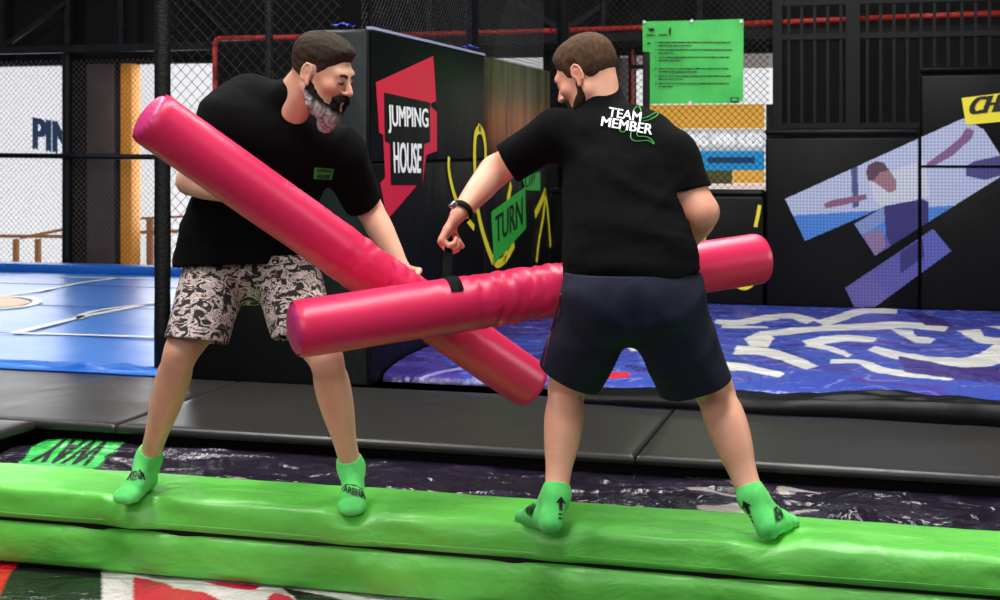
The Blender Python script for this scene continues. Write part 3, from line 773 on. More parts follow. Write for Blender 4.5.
    folds(F, [(V(.3, 0, 1), 90, P(640, 215, 4.15), .22, .8), (V(.9, 0, .5), 100, P(580, 170, 4.3), .13, 1), (V(-.8, 0, .6), 95, P(680, 190, 4.2), .14, 1), (V(.2, 0, 1), 80, P(610, 262, 4.05), .20, .9)], .020, 51, .006)
    F.shell(.010)
    F.cut(P(631, 283, 4.17), V(.20, 0, -1))
    dl = (lel - lsh).normalized(); F.cut(P(508, 165, 4.53), V(-.86, .1, -.5), .13)
    F.cut(P(702, 188, 4.25), V(.22, -.1, -.97), .12)
    nk = (L(0, -.03, -.03) - nb).normalized(); F.cut(P(600, 89, 4.45), V(-.12, .12, 1), .12, .14)
    me = F.mesh('t_shirt'); sh = link('t_shirt', me, M['shirt'], root); tree = bvh(me); cs = caster(tree, .003)
    mb = MB()
    text_on('TEAM', (608, 116), (640.5, 121.5), (609.5, 107), (641.5, 112.5), cs, .012, 0, mb, fine=.05)
    text_on('MEMBER', (601, 125.5), (651.5, 134.5), (602.5, 116.5), (653, 124.5), cs, .012, 0, mb, fine=.05)
    flat(mb, 'back_lettering', M['white_print'], sh)
    cs2 = caster(tree, .0035)
    for pl in ([(633, 118), (634, 109.5), (638, 106.5), (641, 110), (640, 117), (646, 117.5), (656, 112.5), (657.5, 115), (650, 119.5), (643, 121)],
               [(622, 124), (619.5, 130), (624, 132), (627, 128)],
               [(631, 131), (631, 138), (636, 141), (648, 140.5), (654, 144), (652, 140), (646, 136.5), (638, 136), (637, 131)]):
        mb = MB(); sp = spline([(a_, b2, 0) for a_, b2 in pl], 4); q = [cs2(p.x, p.y) for p in sp]; q = [p for p in q if p is not None]
        for p0, p1 in zip(q, q[1:]):
            if (p1 - p0).length > 1e-5: mb.bar(p0, p1, .0016, 4)
        flat(mb, 'back_figure_print', M['green_print'], sh)
    # shorts
    lb, rb = P(569, 377, 4.34), P(696, 386, 4.28)
    lo, hi = bounds([pel, lh, rh, lb, rb], .22); F = Field(lo, hi, .0048)
    F.etube([(P(631, 262, 4.18), .190, .13), (P(632, 292, 4.16), .205, .145)], V(1, 0, 0), .03)
    F.eseg(P(605, 300, 4.16), lb + (lb - lh) * .25, .125, .135, .094, .090, V(1, 0, .35), .045)
    F.eseg(P(660, 300, 4.16), rb + (rb - rh) * .25, .125, .135, .110, .096, V(1, 0, -.3), .045)
    F.ell(P(610, 300, 4.11), (V(1, 0, 0), V(0, 1, 0), V(0, 0, 1)), (.10, .10, .10), .05); F.ell(P(655, 300, 4.11), (V(1, 0, 0), V(0, 1, 0), V(0, 0, 1)), (.10, .10, .10), .05)
    folds(F, [(V(.7, 0, 1), 80, P(600, 340, 4.1), .15, .9), (V(-.7, 0, 1), 80, P(680, 335, 4.1), .15, .9), (V(1, 0, 0), 90, P(634, 310, 4.05), .07, .8), (V(1, 0, .5), 85, P(700, 370, 4.2), .10, .9)], .018, 71, .005)
    F.shell(.010)
    F.cut(lb, V(-.42, .15, -.9), .17); F.cut(rb, V(.30, .15, -.95), .18); F.cut(P(631, 272, 4.17), V(0, 0, 1))
    me = F.mesh('shorts'); so = link('shorts', me, M['navy'], root); tree = bvh(me); cs = caster(tree, .001)
    mb = MB(); q = [cs(*p) for p in [(561, 294), (558, 305), (554.5, 318), (551, 331), (548, 345), (545.5, 358), (543.8, 366)]]; q = [p for p in q if p is not None]
    for a_, b2 in zip(q, q[1:]): mb.bar(a_, b2, .004, 6)
    if mb.v: x_ = mb.build('side_piping', M['piping'], so); x_['label'] = 'dark red side piping'
    socks(root, [(la, lk, lheel, ltoe), (ra, rk, rheel, rtoe)], front=False)
    # wristband
    d = (lwr - lel).normalized(); c = lwr - d * .012; uu = d.orthogonal().normalized(); vv = d.cross(uu); U = V(.6, 0, .7); U = (U - d * U.dot(d)).normalized(); W = d.cross(U)
    mb = MB(); n = 20; ring = []
    for t in (-1, 1):
        for rr in (.039, .0435):
            ring.append([c + d * .010 * t + U * math.cos(2 * math.pi * i / n) * rr * 1.02 + W * math.sin(2 * math.pi * i / n) * rr * .86 for i in range(n)])
    vs = sum(ring, []); fs = []
    for i in range(n):
        j = (i + 1) % n; fs += [(i, j, n + j, n + i), (2 * n + i, 3 * n + i, 3 * n + j, 2 * n + j), (n + i, n + j, 3 * n + j, 3 * n + i), (i, 2 * n + i, 2 * n + j, j)]
    mb.add(vs, fs); wb = mb.build('watch_band', M['strap'], root, smooth=True)
    f0 = P(455, 207, 4.36); mb = MB(); mb.bar(f0, f0 + V(-.012, -.004, .012), .013, 14); mb.build('watch_face', M['silver'], wb, bevel=.002, seg=2)
    return root, dict(lwr=lwr, rwr=rwr)
# ======================= THE PLACE =======================
YB = 12.0                                   # far wall
def cam():
    c = bpy.data.cameras.new('camera'); o = bpy.data.objects.new('camera', c); COL.objects.link(o)
    o.location = CAM; o.rotation_euler = (math.pi / 2, 0, TH); c.lens = 50.4; c.sensor_width = 36; c.shift_y = -.15
    c.clip_start = .05; c.clip_end = 100
    c.dof.use_dof = True; c.dof.focus_distance = 4.5; c.dof.aperture_fstop = 7.0
    SC.camera = o
cam()
def struct(name, mb, m, **k): o = mb.build(name, m, **k); o['kind'] = 'structure'; return o
XL, XR = -11.5, 7.0
struct('floor', MB().box(XL, XR, -3, 15, -.1, 0), M['floor'])
struct('ceiling', MB().box(XL, XR, -3, 15, 5.5, 5.6), M['ceil'])
def bx(px, y=YB): return PY(px, 150, y).x
def bz(px, py, y=YB): return PY(px, py, y).z
# far wall: dark panels with tall openings to the bright hall
ztop = 2.425; wall = MB()
wall.box(XL, XR, YB, YB + .15, ztop, 5.5)
wall.box(XL, XR, YB, YB + .15, 0, .48)
ops = [(-60, 62), (123, 213), (478, 543), (617, 628), (633.5, 773)]
edges = [XL] + [bx(p) for o in ops for p in o] + [XR]
for i in range(0, len(edges), 2): wall.box(edges[i], edges[i + 1], YB, YB + .15, .48, ztop)
wall.box(bx(600), bx(790), YB, YB + .15, .48, bz(750, 192))
struct('wall_back', wall, M['wall'])
struct('wall_left', MB().box(XL - .1, XL, -3, 15, 0, 5.5), M['wall'])
struct('wall_right', MB().box(XR, XR + .1, -3, 15, 0, 5.5), M['wall'])
# smoked panel and orange column between the openings
t = MB().box(bx(90), bx(117), YB - .06, YB, .48, ztop).build('smoked_panel', M['brown'], bevel=.01)
tag(t, 'brown smoked panel on the far wall left of the orange column', 'panel')
t = MB().box(bx(124.5), bx(135.5), YB - .08, YB + .1, .48, ztop).build('orange_column', M['orange'], bevel=.01)
tag(t, 'orange upright column beside the bright opening at the far wall', 'column')
t = MB().box(bx(616), bx(629), YB - .02, YB + .02, bz(620, 190), bz(620, 58)).build('smoked_panel', M['brown'], bevel=.004)
tag(t, 'narrow brown smoked panel behind the head of the man on the right', 'panel')
t = MB().box(bx(632), bx(634.5), YB - .05, YB, bz(620, 190), bz(634, 50)).build('red_upright', M['red_tube'], bevel=.004)
tag(t, 'thin red upright at the far wall left of the green banner', 'post')
t = MB().box(bx(630), bx(648), YB - .05, YB, bz(634, 69), bz(634, 65)).build('window_bar', M['black_metal'])
tag(t, 'short black crossbar in the narrow opening left of the green banner', 'bar')
# bright hall beyond
struct('wall_hall', MB().box(XL, XR, 15.0, 15.1, 0, 5), M['lit'])
hall = 14.99
root = empty('hall_lettering', PY(38, 150, hall), 'dark blue lettering on the white wall beyond the left opening', 'lettering')
f = lambda x, y: PY(x, y, hall - .02)
flat(text_on('PIN', (34, 148), (70, 154), (34, 118.5), (70, 124), f, .09), 'letters', M['navy_print'], root)
# tan handrail in the hall
root = empty('handrail', PY(20, 266, 13.2), 'tan handrail standing in the bright hall beyond the left opening', 'handrail')
MB().beam(PY(-20, 236, 13.2), PY(70, 236.5, 13.2), .03, .035).build('rail', M['wood'], root)
MB().beam(PY(20, 238, 13.25), PY(66, 229, 13.6), .03, .03).build('rail', M['wood'], root)
for px in (16, 38): MB().beam(PY(px, 239, 13.2), PY(px, 290, 13.2), .05, .05, up=(0, 1, 0)).build('post', M['wood'], root)
root = empty('handrail', PY(150, 266, 13.2), 'tan handrail standing in the bright hall right of the orange column', 'handrail')
MB().beam(PY(120, 233, 13.2), PY(215, 230, 13.2), .03, .035).build('rail', M['wood'], root)
MB().beam(PY(130, 219, 13.2), PY(215, 215, 13.2), .02, .025).build('rail', M['wood'], root)
MB().beam(PY(150, 219, 13.2), PY(150, 290, 13.2), .06, .05, up=(0, 1, 0)).build('post', M['wood'], root)
# stacked signs seen through the right opening
Y2 = 13.0
def signbox(name, x0, y0, x1, y1, m, label, Y=Y2):
    a = PY(x0, y1, Y); b = PY(x1, y0, Y); o = MB().box(a.x, b.x, Y, Y + .06, a.z, b.z).build(name, M[m], bevel=.006); tag(o, label, 'sign'); return o
signbox('pale_board', 620, 46, 800, 70, 'litgrey', 'pale grey panel above the bright white opening right of the banner').__setitem__('category', 'panel')
signbox('amber_sign', 600, 104, 764, 129, 'sign_orange', 'amber sign band below the green banner')
w = signbox('white_sign', 600, 129, 764, 151, 'sign_white', 'white sign band with pale lettering below the amber one')
b_ = signbox('blue_sign', 600, 151, 764, 170, 'sky_blue', 'sky blue sign band under the white sign')
signbox('olive_sign', 600, 170, 732, 183, 'sign_olive', 'olive sign band left below the blue sign')
signbox('mustard_sign', 733, 170, 764, 183, 'sign_orange', 'mustard sign block right below the blue sign')
signbox('smoked_panel', 766, 104, 780, 186, 'brown', 'brown smoked strip right of the stacked signs').__setitem__('category', 'panel')
signbox('glowing_sill', 600, 184, 780, 194, 'litpink', 'pale pink sill at the bottom of the stacked signs, glowing in place of sunlight').__setitem__('category', 'ledge')  # sill made self-lit to look sunlit
f = lambda x, y: PY(x, y, Y2 - .02)
flat(text_on('KING WIN KIDS', (680, 146), (763, 146), (680, 133), (763, 133), f, 0), 'letters', M['sign_letter'], w)
MB().box(PY(708, 160, Y2).x, PY(755, 160, Y2).x, Y2 - .02, Y2, PY(708, 163, Y2).z, PY(708, 157, Y2).z).build('name_strip', M['navy_print'], b_)
# ---- roof truss of dark steel ----
root = empty('roof_truss', Vector((-4, 11.7, 2.56)), 'dark grey steel roof truss running across above the openings', 'truss')
za, zb = 2.56, 3.35; Yt = 11.75
MB().beam((XL, Yt, za), (XR, Yt, za), .07, .07).build('bottom_chord', M['steel'], root)
MB().beam((XL, Yt, zb), (XR, Yt, zb), .07, .07).build('top_chord', M['steel'], root)
def tx(px, py): p = PY(px, py, Yt); return (p.x, Yt, p.z)
for a, b in (((3, 47), (66, 3)), ((-30, 10), (3, 47)), ((166, -30), (225, 30)), ((225, 30), (235, 40)), ((500, -8), (557, 27)), ((566, 30), (604, 5)), ((604, 2), (650, -30))):
    MB().beam(tx(*a), tx(*b), .045, .045).build('brace', M['steel'], root)
for px, w_ in ((2, .05), (69, .05), (122, .05), (430, .05), (700, .05)):
    MB().beam(tx(px, 52 - px * .018), tx(px, -30), w_, .05, up=(0, 1, 0)).build('upright', M['steel'], root)
t = MB().bar((tx(604, 75)[0], Yt - .06, 0), tx(604, -40), .035, 10).build('post', M['steel']); t.name = 'steel_post'; tag(t, 'dark steel post behind the head of the man on the right', 'post')
# ---- red tubes ----
Yr = 11.2
mb = MB(); pts = [PY(x, y, Yr) for x, y in ((215, 292), (215, 150), (215, 80), (215, 46), (215.6, 41.5), (217.5, 39.2), (222, 38.5), (300, 37), (400, 35), (550, 31), (744, 24), (880, 18), (1010, 13))]
for a, b in zip(pts, pts[1:]): mb.bar(a, b, .024, 10)
t = mb.build('red_tube', M['red_tube'], smooth=True); tag(t, 'long red padded tube running across the back and bending down at its left end', 'tube')
t = MB().box(bx(217, 11.6), bx(476, 11.6), 11.6, 11.7, 0, bz(300, 42, 11.6)).build('dark_board', M['wall'], bevel=.01); tag(t, 'large black board under the red tube', 'board')
# ---- platform pads round the pit ----
YF = 5.22; YK = 6.38; ZP = .45
def soft_pad(name, x0, x1, y0, y1, z0, z1, m, label, bev=.018, amp=.004, seed=0, group=None, step=.05):
    """vinyl covered foam slab: gridded top that sags and puckers"""
    bm = bmesh.new(); nx = max(2, int((x1 - x0) / step)); ny = max(2, int((y1 - y0) / step)); g = []
    def prof(d): return -bev * (1 - math.sqrt(max(0, 1 - (1 - min(d / bev, 1)) ** 2)))
    xs = [x0, x0 + bev * .15, x0 + bev * .5, x0 + bev] + [x0 + bev + (x1 - x0 - 2 * bev) * i / nx for i in range(1, nx)] + [x1 - bev, x1 - bev * .5, x1 - bev * .15, x1]
    ys = [y0, y0 + bev * .15, y0 + bev * .5, y0 + bev] + [y0 + bev + (y1 - y0 - 2 * bev) * i / ny for i in range(1, ny)] + [y1 - bev, y1 - bev * .5, y1 - bev * .15, y1]
    vs = []; fs = []; W = len(xs)
    for y in ys:
        for x in xs:
            d = min(x - x0, x1 - x, y - y0, y1 - y); n = noise.noise(Vector((x * 2.2 + seed, y * 3, seed))) * amp + noise.noise(Vector((x * 7 + seed, y * 9, seed))) * amp * .4
            vs.append((x, y, z1 + prof(d) + (n if d > bev else 0)))
    for j in range(len(ys) - 1):
        for i in range(W - 1): fs.append((j * W + i, j * W + i + 1, (j + 1) * W + i + 1, (j + 1) * W + i))
    H = len(ys); ring = [(i, 0) for i in range(W)] + [(W - 1, j) for j in range(1, H)] + [(i, H - 1) for i in range(W - 2, -1, -1)] + [(0, j) for j in range(H - 2, 0, -1)]
    idx = [j * W + i for i, j in ring]; n0 = len(vs); vs += [(vs[k][0], vs[k][1], z0) for k in idx]; k = len(idx)
    for q in range(k): fs.append((idx[q], n0 + q, n0 + (q + 1) % k, idx[(q + 1) % k]))
    fs.append(tuple(n0 + q for q in range(k)))
    me = bpy.data.meshes.new(name); me.from_pydata(vs, [], fs); me.update(); bm.free()
    bm = bmesh.new(); bm.from_mesh(me); bmesh.ops.recalc_face_normals(bm, faces=bm.faces); bm.to_mesh(me); bm.free()
    o = link(name, me, M[m], None, True); return tag(o, label, 'mat', group) if label else o
s1 = PY(115, 428, YF).x; s2 = PY(635, 455, YF).x
XP = -3.48
soft_pad('floor_pad', -9.5, s1 - .003, YF, YK, ZP - .035, ZP, 'vinyl_grey', 'charcoal vinyl floor pad left of the first seam, in front of the blue court mat', seed=1)
soft_pad('floor_pad', s1 + .003, s2 - .003, YF, YK, ZP - .035, ZP, 'vinyl_grey', 'charcoal vinyl floor pad between the two seams, behind the bearded man', seed=2)
soft_pad('floor_pad', s2 + .003, 2.6, YF, YK, ZP - .035, ZP, 'vinyl_grey', 'charcoal vinyl floor pad right of the second seam, behind the man in navy shorts', seed=3)
soft_pad('floor_pad', -9.5, XP, 2.5, YF - .012, ZP - .035, ZP, 'vinyl_grey', 'charcoal vinyl floor pad at the left edge of the pit', seed=4)
pb = MB().box(-9.5, 7, YF + .15, YK, 0, ZP - .037).box(-9.5, XP - .12, 2.5, YF, 0, ZP - .037)
struct('trim_1', pb, M['black_metal'])
# ---- pit bag under the beam ----
def px_of(x, y, z):
    r = np.stack([x * Cc + y * S, -x * S + y * Cc, z - CAMZ]); return 500 + FP * r[0] / r[1], 150 - FP * r[2] / r[1]
def pit_bag():
    x0, x1, y0, y1, h = XP + .02, 2.6, 3.35, YF + .04, .0075
    X, Y = np.meshgrid(np.arange(x0, x1, h), np.arange(y0, y1 + h, h)); ny, nx = X.shape
    def nz(sx, sy, sd): return wob(X * 1.0, Y * sy / sx, X * 0, sd, sx)
    back = np.clip((Y - 4.42) / .12, 0, 1); front = np.clip((4.25 - Y) / .15, 0, 1)
    Z = np.where(Y > 4.3, .385 + .018 * nz(7, 9, 1) + .008 * nz(22, 30, 2), .20 + .02 * nz(6, 6, 3) + .007 * nz(20, 26, 4))
    cr = np.abs(nz(9, 15, 5)); Z += np.where(Y > 4.3, .02, .012) * (1 - np.clip(cr * 3, 0, 1)) * .9
    mid = np.clip((Y - 4.53) / .05, 0, 1); Zf = .196 - .014 * np.clip((Y - 4.08) / .06, 0, 1) + .006 * nz(5, 6, 3) + .0025 * nz(20, 26, 4); Zb = .372 + .014 * nz(7, 9, 1) + .009 * nz(15, 20, 2)
    Z = Zf * (1 - mid) + Zb * mid + .010 * (1 - np.clip(cr * 4, 0, 1)) * mid
    Z = np.where(Y > YF - .05, np.minimum(Z, .372), Z)
    C = np.zeros((ny, nx, 4)); C[...] = lin((30, 24, 38))
    n = nz(14, 18, 9); C[(n > .45) & (Y > 4.3)] = lin((44, 36, 54))
    U, W_ = px_of(X, Y, np.where(Y > 4.3, .385, .21))
    g = in_poly(U, W_, [(8, 470), (45, 430), (62, 427.5), (127, 437), (86, 472)]); C[g] = lin((64, 190, 88))
    C[in_poly(U, W_, [(127, 437), (150, 441), (108, 472), (86, 472)])] = lin((34, 28, 40))
    # pale swirls on the dark sheet
    sw = (np.abs(nz(11, 16, 12)) < .10) & (U > 560) & (U < 820) & (Y > 4.3) & (nz(5, 7, 13) > -.2); C[sw] = lin((150, 142, 140))
    fr = (Y < 4.3); C[fr] = lin((22, 19, 25))
    def fp(poly, c): C[fr & in_poly(U, W_, poly)] = lin(c)
    fp([(-60, 540), (18, 552), (8, 572), (-4, 600), (-60, 640)], (190, 22, 36))
    fp([(102, 560), (300, 570), (470, 590), (470, 640), (430, 640), (400, 612), (300, 640), (102, 640)], (212, 204, 204))
    fp([(133, 569), (150, 571), (175, 585), (205, 590), (226, 600), (240, 640), (133, 640)], (196, 12, 62))
    fp([(205, 574), (262, 578), (250, 585), (232, 584)], (196, 12, 62))
    fp([(262, 600), (275, 588), (290, 592), (305, 605), (300, 640), (255, 640)], (196, 12, 62))
    fp([(283, 580), (330, 588), (345, 594), (330, 600), (310, 612), (300, 600)], (22, 19, 25))
    fp([(330, 600), (355, 592), (390, 594), (410, 604), (440, 640), (320, 640)], (196, 12, 62))
    vs = np.stack([X, Y, Z], -1).reshape(-1, 3); idx = np.arange(ny * nx).reshape(ny, nx)
    q = np.stack([idx[:-1, :-1], idx[:-1, 1:], idx[1:, 1:], idx[1:, :-1]], -1).reshape(-1, 4)
    me = bpy.data.meshes.new('pit_bag'); me.from_pydata([tuple(v) for v in vs.tolist()], [], q.tolist()); me.update(); set_col(me, C.reshape(-1, 4))
    return link('pit_bag', me, M['pit'], None, True)
pit = pit_bag(); tag(pit, 'glossy printed inflatable bag filling the pit under the green beam', 'inflatable')
tree = bvh(pit.data); cs = caster(tree, .006)
mb = MB(); text_on('WAY', (116, 438.5), (60, 437), (86, 465), (30, 461), cs, .03, 0, mb, fine=.012)
flat(mb, 'patch_lettering', M['black_print'], pit)
pr = flat(MB(), 'x', M['black_print'], None); bpy.data.objects.remove(pr)
# ---- green beam ----
def beam_obj():
    root = empty('balance_beam', Vector((0, 4.34, .2)), 'long bright green vinyl balance beam crossing the pit under both men', 'beam')
    dents = [(P(122, 503, 4.6), .07, .018), (P(351, 514, 4.44), .07, .018), (P(148, 490, 4.72), .07, .008), (P(553, 527, 4.22), .08, .014), (P(766, 536, 4.14), .08, .014)]
    def make(name, prof, m, seed, amp):
        xs = np.arange(XP + .015, 2.2, .012); n = len(prof); vs = []
        for x in xs:
            for k, (y, z, w) in enumerate(prof):
                a = noise.noise(Vector((x * 3 + seed, k * .25, seed))) * amp + noise.noise(Vector((x * 11 + seed, k * .45, seed))) * amp * .45
                yy = y + a * w[0]; zz = z + a * w[1]
                for (c, R, dz) in dents:
                    d2 = ((x - c.x) ** 2 + (y - c.y) ** 2) / R ** 2
                    ang = math.atan2(y - c.y + .02, x - c.x)
                    if w[1] and z > .4: zz -= dz * math.exp(-d2); zz += .006 * math.exp(-abs(d2 - 2.5)) * math.sin(9 * ang + seed)
                    if w[0] and y < 4.25: yy += .010 * math.exp(-((x - c.x) / .16) ** 2) * math.sin(16 * (x - c.x) + 14 * z)
                vs.append((x, yy, zz))
        fs = []
        for i in range(len(xs) - 1):
            for k in range(n): a = i * n + k; b = i * n + (k + 1) % n; fs.append((a, b, b + n, a + n))
        fs += [tuple(range(n)), tuple(range(len(vs) - 1, len(vs) - 1 - n, -1))]
        me = bpy.data.meshes.new(name); me.from_pydata(vs, [], fs); me.update()
        b = bmesh.new(); b.from_mesh(me); bmesh.ops.recalc_face_normals(b, faces=b.faces); b.to_mesh(me); b.free()
        return link(name, me, M[m], root, True)
    F_, R_ = 4.165, 4.515
    prof = [(F_ + .012, .343, (0, 0)), (F_, .346, (.3, 0)), (F_ - .004, .36, (.5, 0)), (F_ - .004, .375, (.8, 0)), (F_ - .004, .392, (1, 0)), (F_ - .003, .408, (1, 0)), (F_ - .001, .424, (1, .2)), (F_ + .004, .437, (.8, .4)), (F_ + .014, .4465, (.4, .8)), (F_ + .030, .4505, (0, 1)), (F_ + .055, .4518, (0, 1))]
    prof += [(F_ + .07 + i * .02, .452, (0, .8)) for i in range(1, 11)] + [(R_ - .05, .452, (0, .6)), (R_ - .025, .447, (0, .4)), (R_ - .01, .436, (.2, .2)), (R_, .42, (.3, 0)), (R_, .39, (0, 0)), (R_ - .005, .343, (0, 0))]
    top = make('top_cushion', prof, 'green', 3.3, .008)
    prof2 = [(F_ + .012, .19, (0, 0)), (F_ - .002, .20, (.2, 0))] + [(F_ - .006, z, (1, 0)) for z in (.22, .245, .27, .295)] + [(F_, .315, (.7, 0)), (F_ + .010, .330, (.2, 0)), (F_ + .03, .338, (0, 0)), (R_ - .01, .338, (0, 0)), (R_ - .01, .19, (0, 0))]
    make('base_cushion', prof2, 'green', 8.8, .008)
    mb = MB().box(XP + .02, 2.18, F_ + .012, F_ + .05, .325, .348); mb.build('dark_seam', M['black_metal'], root)
    xs = np.arange(XP + .03, 2.18, .06)
    st = MB(); pts = [Vector((x, F_ - .0085, .366 + .002 * math.sin(x * 5))) for x in xs]
    for a, b in zip(pts, pts[1:]): st.bar(a, b, .0012, 4)
    st.build('stitching', mat('pale_green_thread', (132, 214, 116), .7), root)
beam_obj()
# ---- blue court mat ----
XM = -3.42
cm = soft_pad('court_mat', -10.5, XM, YK + .03, 11.34, .38, .47, 'blue', None, bev=.05, amp=.007, seed=7, step=.09)
tag(cm, 'blue vinyl court mat with white and orange court lines', 'mat')
zc = .4765
def cz(x, y): return PZ(x, y, zc)
def stripe(name, pts, w, m='court_white', smooth=True):
    p = [cz(*q) for q in pts]; p = spline(p, 8) if smooth else p
    # drape over the mat
    p = [Vector((q.x, q.y, zc)) for q in p]; ribbon(p, w, (0, 0, .002)).build(name, M[m], cm)
stripe('court_line', [(15, 333), (85, 316), (155, 303)], .07, smooth=False)
stripe('court_line', [(15, 333), (90, 335), (172, 337.5)], .05, smooth=False)
stripe('court_line', [(172, 303), (130, 306), (98, 310.5), (82, 315), (80, 319)], .05)
stripe('court_line', [(0, 296), (45, 290), (80, 283), (118, 278)], .06)
stripe('court_line', [(60, 277), (118, 278), (160, 279)], .05, smooth=False)
stripe('court_line', [(-20, 296.5), (15, 296.5), (34, 299), (36, 303), (20, 307), (-20, 309.5)], .07)
c0 = [cz(*q) for q in ((-30, 297), (10, 297), (28, 300), (31, 302.5), (18, 306), (-30, 309))]
MB().slab([Vector((p.x, p.y, zc - .002)) for p in c0], (0, 0, .003)).build('court_circle', M['court_orange'], cm)
for y in (7.5, 8.9, 10.3): MB().box(-10.4, XM - .02, y, y + .008, .474, .4765).build('seam', mat('dark_blue_seam', (20, 58, 128), .5), cm)
soft_pad('back_rim', -10.5, XM, 11.35, 11.57, .38, .545, 'blue_rim', None, bev=.03, amp=.006, seed=12).parent = cm
# crumpled front flap of the court cover
def flap():
    X, U = np.meshgrid(np.arange(-9.5, XM + .02, .02), np.linspace(0, 1, 14)); pk = np.exp(-((X + 3.95) / .28) ** 2)
    Y = YK + .03 + .10 * U - .02 * (1 - U) - .012 * wob(X, U, X * 0, 4, 9); Z = .405 + .078 * U ** .6 + .004 * wob(X, U * .1, X * 0, 6, 12) * (1 - .2 * U) + pk * .028 * np.sin(U * 3.1) + .010 * pk * np.sin(X * 22 + U * 4)
    Z = np.maximum(Z, .455 + .004 * U); ny, nx = X.shape; idx = np.arange(ny * nx).reshape(ny, nx)
    q = np.stack([idx[:-1, :-1], idx[:-1, 1:], idx[1:, 1:], idx[1:, :-1]], -1).reshape(-1, 4)
    me = bpy.data.meshes.new('flap'); me.from_pydata(np.stack([X, Y, Z], -1).reshape(-1, 3).tolist(), [], q.tolist()); me.update(); return link('front_flap', me, M['blue_rim'], cm, True)
flap()
# ---- left posts and nets ----
def netobj(name, o, u, v, W, H, cell, r, m, label):
    t = net_mesh(o, u, v, W, H, cell, r).build(name, M[m]); return tag(t, label, 'net')
Yn = 11.85
a = PY(-40, 270, Yn); b = PY(158, 270, Yn); zt = bz(60, 60, Yn)
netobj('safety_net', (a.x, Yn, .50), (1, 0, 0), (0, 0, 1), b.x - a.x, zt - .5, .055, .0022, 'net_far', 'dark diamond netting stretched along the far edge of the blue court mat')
def post(px, Y, r, z0, z1, label, m='foam', name='net_post', sl=0):
    p = PY(px, 150, Y); mb = MB(); k = 26; n = 12; vs = []
    for i in range(k + 1):
        z = z0 + (z1 - z0) * i / k; rr = r * (1 + .04 * math.sin(i * 2.3))
        for j in range(n): vs.append((p.x + sl * (z - z0) + rr * math.cos(2 * math.pi * j / n), p.y + rr * math.sin(2 * math.pi * j / n), z))
    fs = [(i * n + j, i * n + (j + 1) % n, (i + 1) * n + (j + 1) % n, (i + 1) * n + j) for i in range(k) for j in range(n)] + [tuple(range(n - 1, -1, -1)), tuple(range(k * n, k * n + n))]
    o = mb.add(vs, fs).build(name, M[m], smooth=True); return tag(o, label, 'post')
post(67, Yn - .05, .045, .40, 5.5, 'thin black net post at the far edge of the court mat')
p162 = post(162.5, YK + .14, .042, .478, 5.5, 'thick black padded net post left of the bearded man')
post(269, 8.6, .026, .0, 5.5, 'slim black net post rising behind the bearded man')
t = MB().bar(PY(-40, 155, Yn - .1), PY(160, 157, Yn - .1), .026, 10).build('net_rail', M['black_metal'], smooth=True); tag(t, 'black horizontal rail across the far netting at the left', 'rail')
a = PY(170, 150, YK + .14); b = PY(340, 150, YK + .14)
netobj('safety_net', (a.x, YK + .14, 1.02), (1, 0, .0), (0, 0, 1), b.x - a.x, 2.2, .062, .0018, 'net', 'dark diamond netting between the thick padded post and the wall end')
# ---- dividing wall with the printed pads ----
XW = -2.42; ZT = 2.19; YW = 6.38
x_l = PY(318, 100, YW).x
root = empty('padded_wall', Vector((XW - .12, 8.2, .45)), 'tall black padded dividing wall with crimson, yellow and green graphics', 'padded wall')
y1 = PX(485, 100, XW).y; ym = PX(485, 100, XW).y
zs = PX(400, 162, XW).z
MB().box(x_l + .01, XW - .045, YW + .05, 10.2, .45, ZT - .03).build('core', M['black_metal'], root)
MB().box(x_l, XW, YW, YW + .05, .45, ZT).build('end_pad', M['vinyl_teal'], root, bevel=.02)
for (ya, yb_, m) in ((YW + .002, y1 - .003, 'vinyl'), (y1 + .003, 10.2, 'photo')):
    for (z0, z1) in ((.45, zs - .003), (zs + .003, ZT)):
        me = MB().box(XW - .045, XW, ya, yb_, z0, z1)
        p = me.build('side_pad', M[m], root, bevel=.012)
        if m == 'photo': p['label'] = 'pad printed with a dim brown photograph'
MB().box(XW - .03, XW + .002, YW + .05, y1, ZT, ZT + .014).build('top_strip', mat('pale_blue_strip', (150, 154, 180), .5), root)
def g(x, y): return PX(x, y, XW + .003)
def gg(off):
    return lambda x, y: PX(x, y, XW + off)
def poly(name, pts, m, off, parent=root, fn=None):
    fn = fn or gg(off); n = (1, 0, 0); return MB().slab([fn(*p) for p in pts], (.0015, 0, 0)).build(name, M[m], parent)
poly('crimson_print', [(375.7, 82.6), (433, 56), (436, 101), (431, 103), (430, 106), (436.7, 112), (436.7, 151), (426, 155), (422, 185), (417, 185), (387, 220), (380, 183), (385, 178), (383, 135), (379, 132)], 'red_print', .002)
poly('black_print', [(384, 92.5), (429.6, 102.5), (430, 142), (424, 144), (422, 185), (391, 185), (390, 143.6), (385, 141)], 'vinyl', .004)
flat(text_on('JUMPING', (389, 133), (428.5, 133), (388, 104.5), (428, 109), gg(.008), .018), 'lettering', M['white_print'], root)
flat(text_on('HOUSE', (394.5, 173), (420.5, 173), (393.5, 142), (421.5, 144), gg(.008), .03), 'lettering', M['white_print'], root)
def stroke(pts, w, name='yellow_stroke', m='yellow', off=.004, taper=False):
    ribbon(spline([PX(x, y, XW + off) for x, y in pts], 6), w, (.0015, 0, 0), taper).build(name, M[m], root)
stroke([(449, 157), (448.6, 168), (451, 183), (456, 200), (463, 214), (474, 228)], .040)
stroke([(481, 129), (476, 133), (474.5, 150), (475, 175), (476.5, 200), (480, 222), (486, 243), (493, 262)], .055)
stroke([(478, 127), (483.5, 135), (485.5, 155), (484, 180), (479, 200), (474.5, 210)], .050)
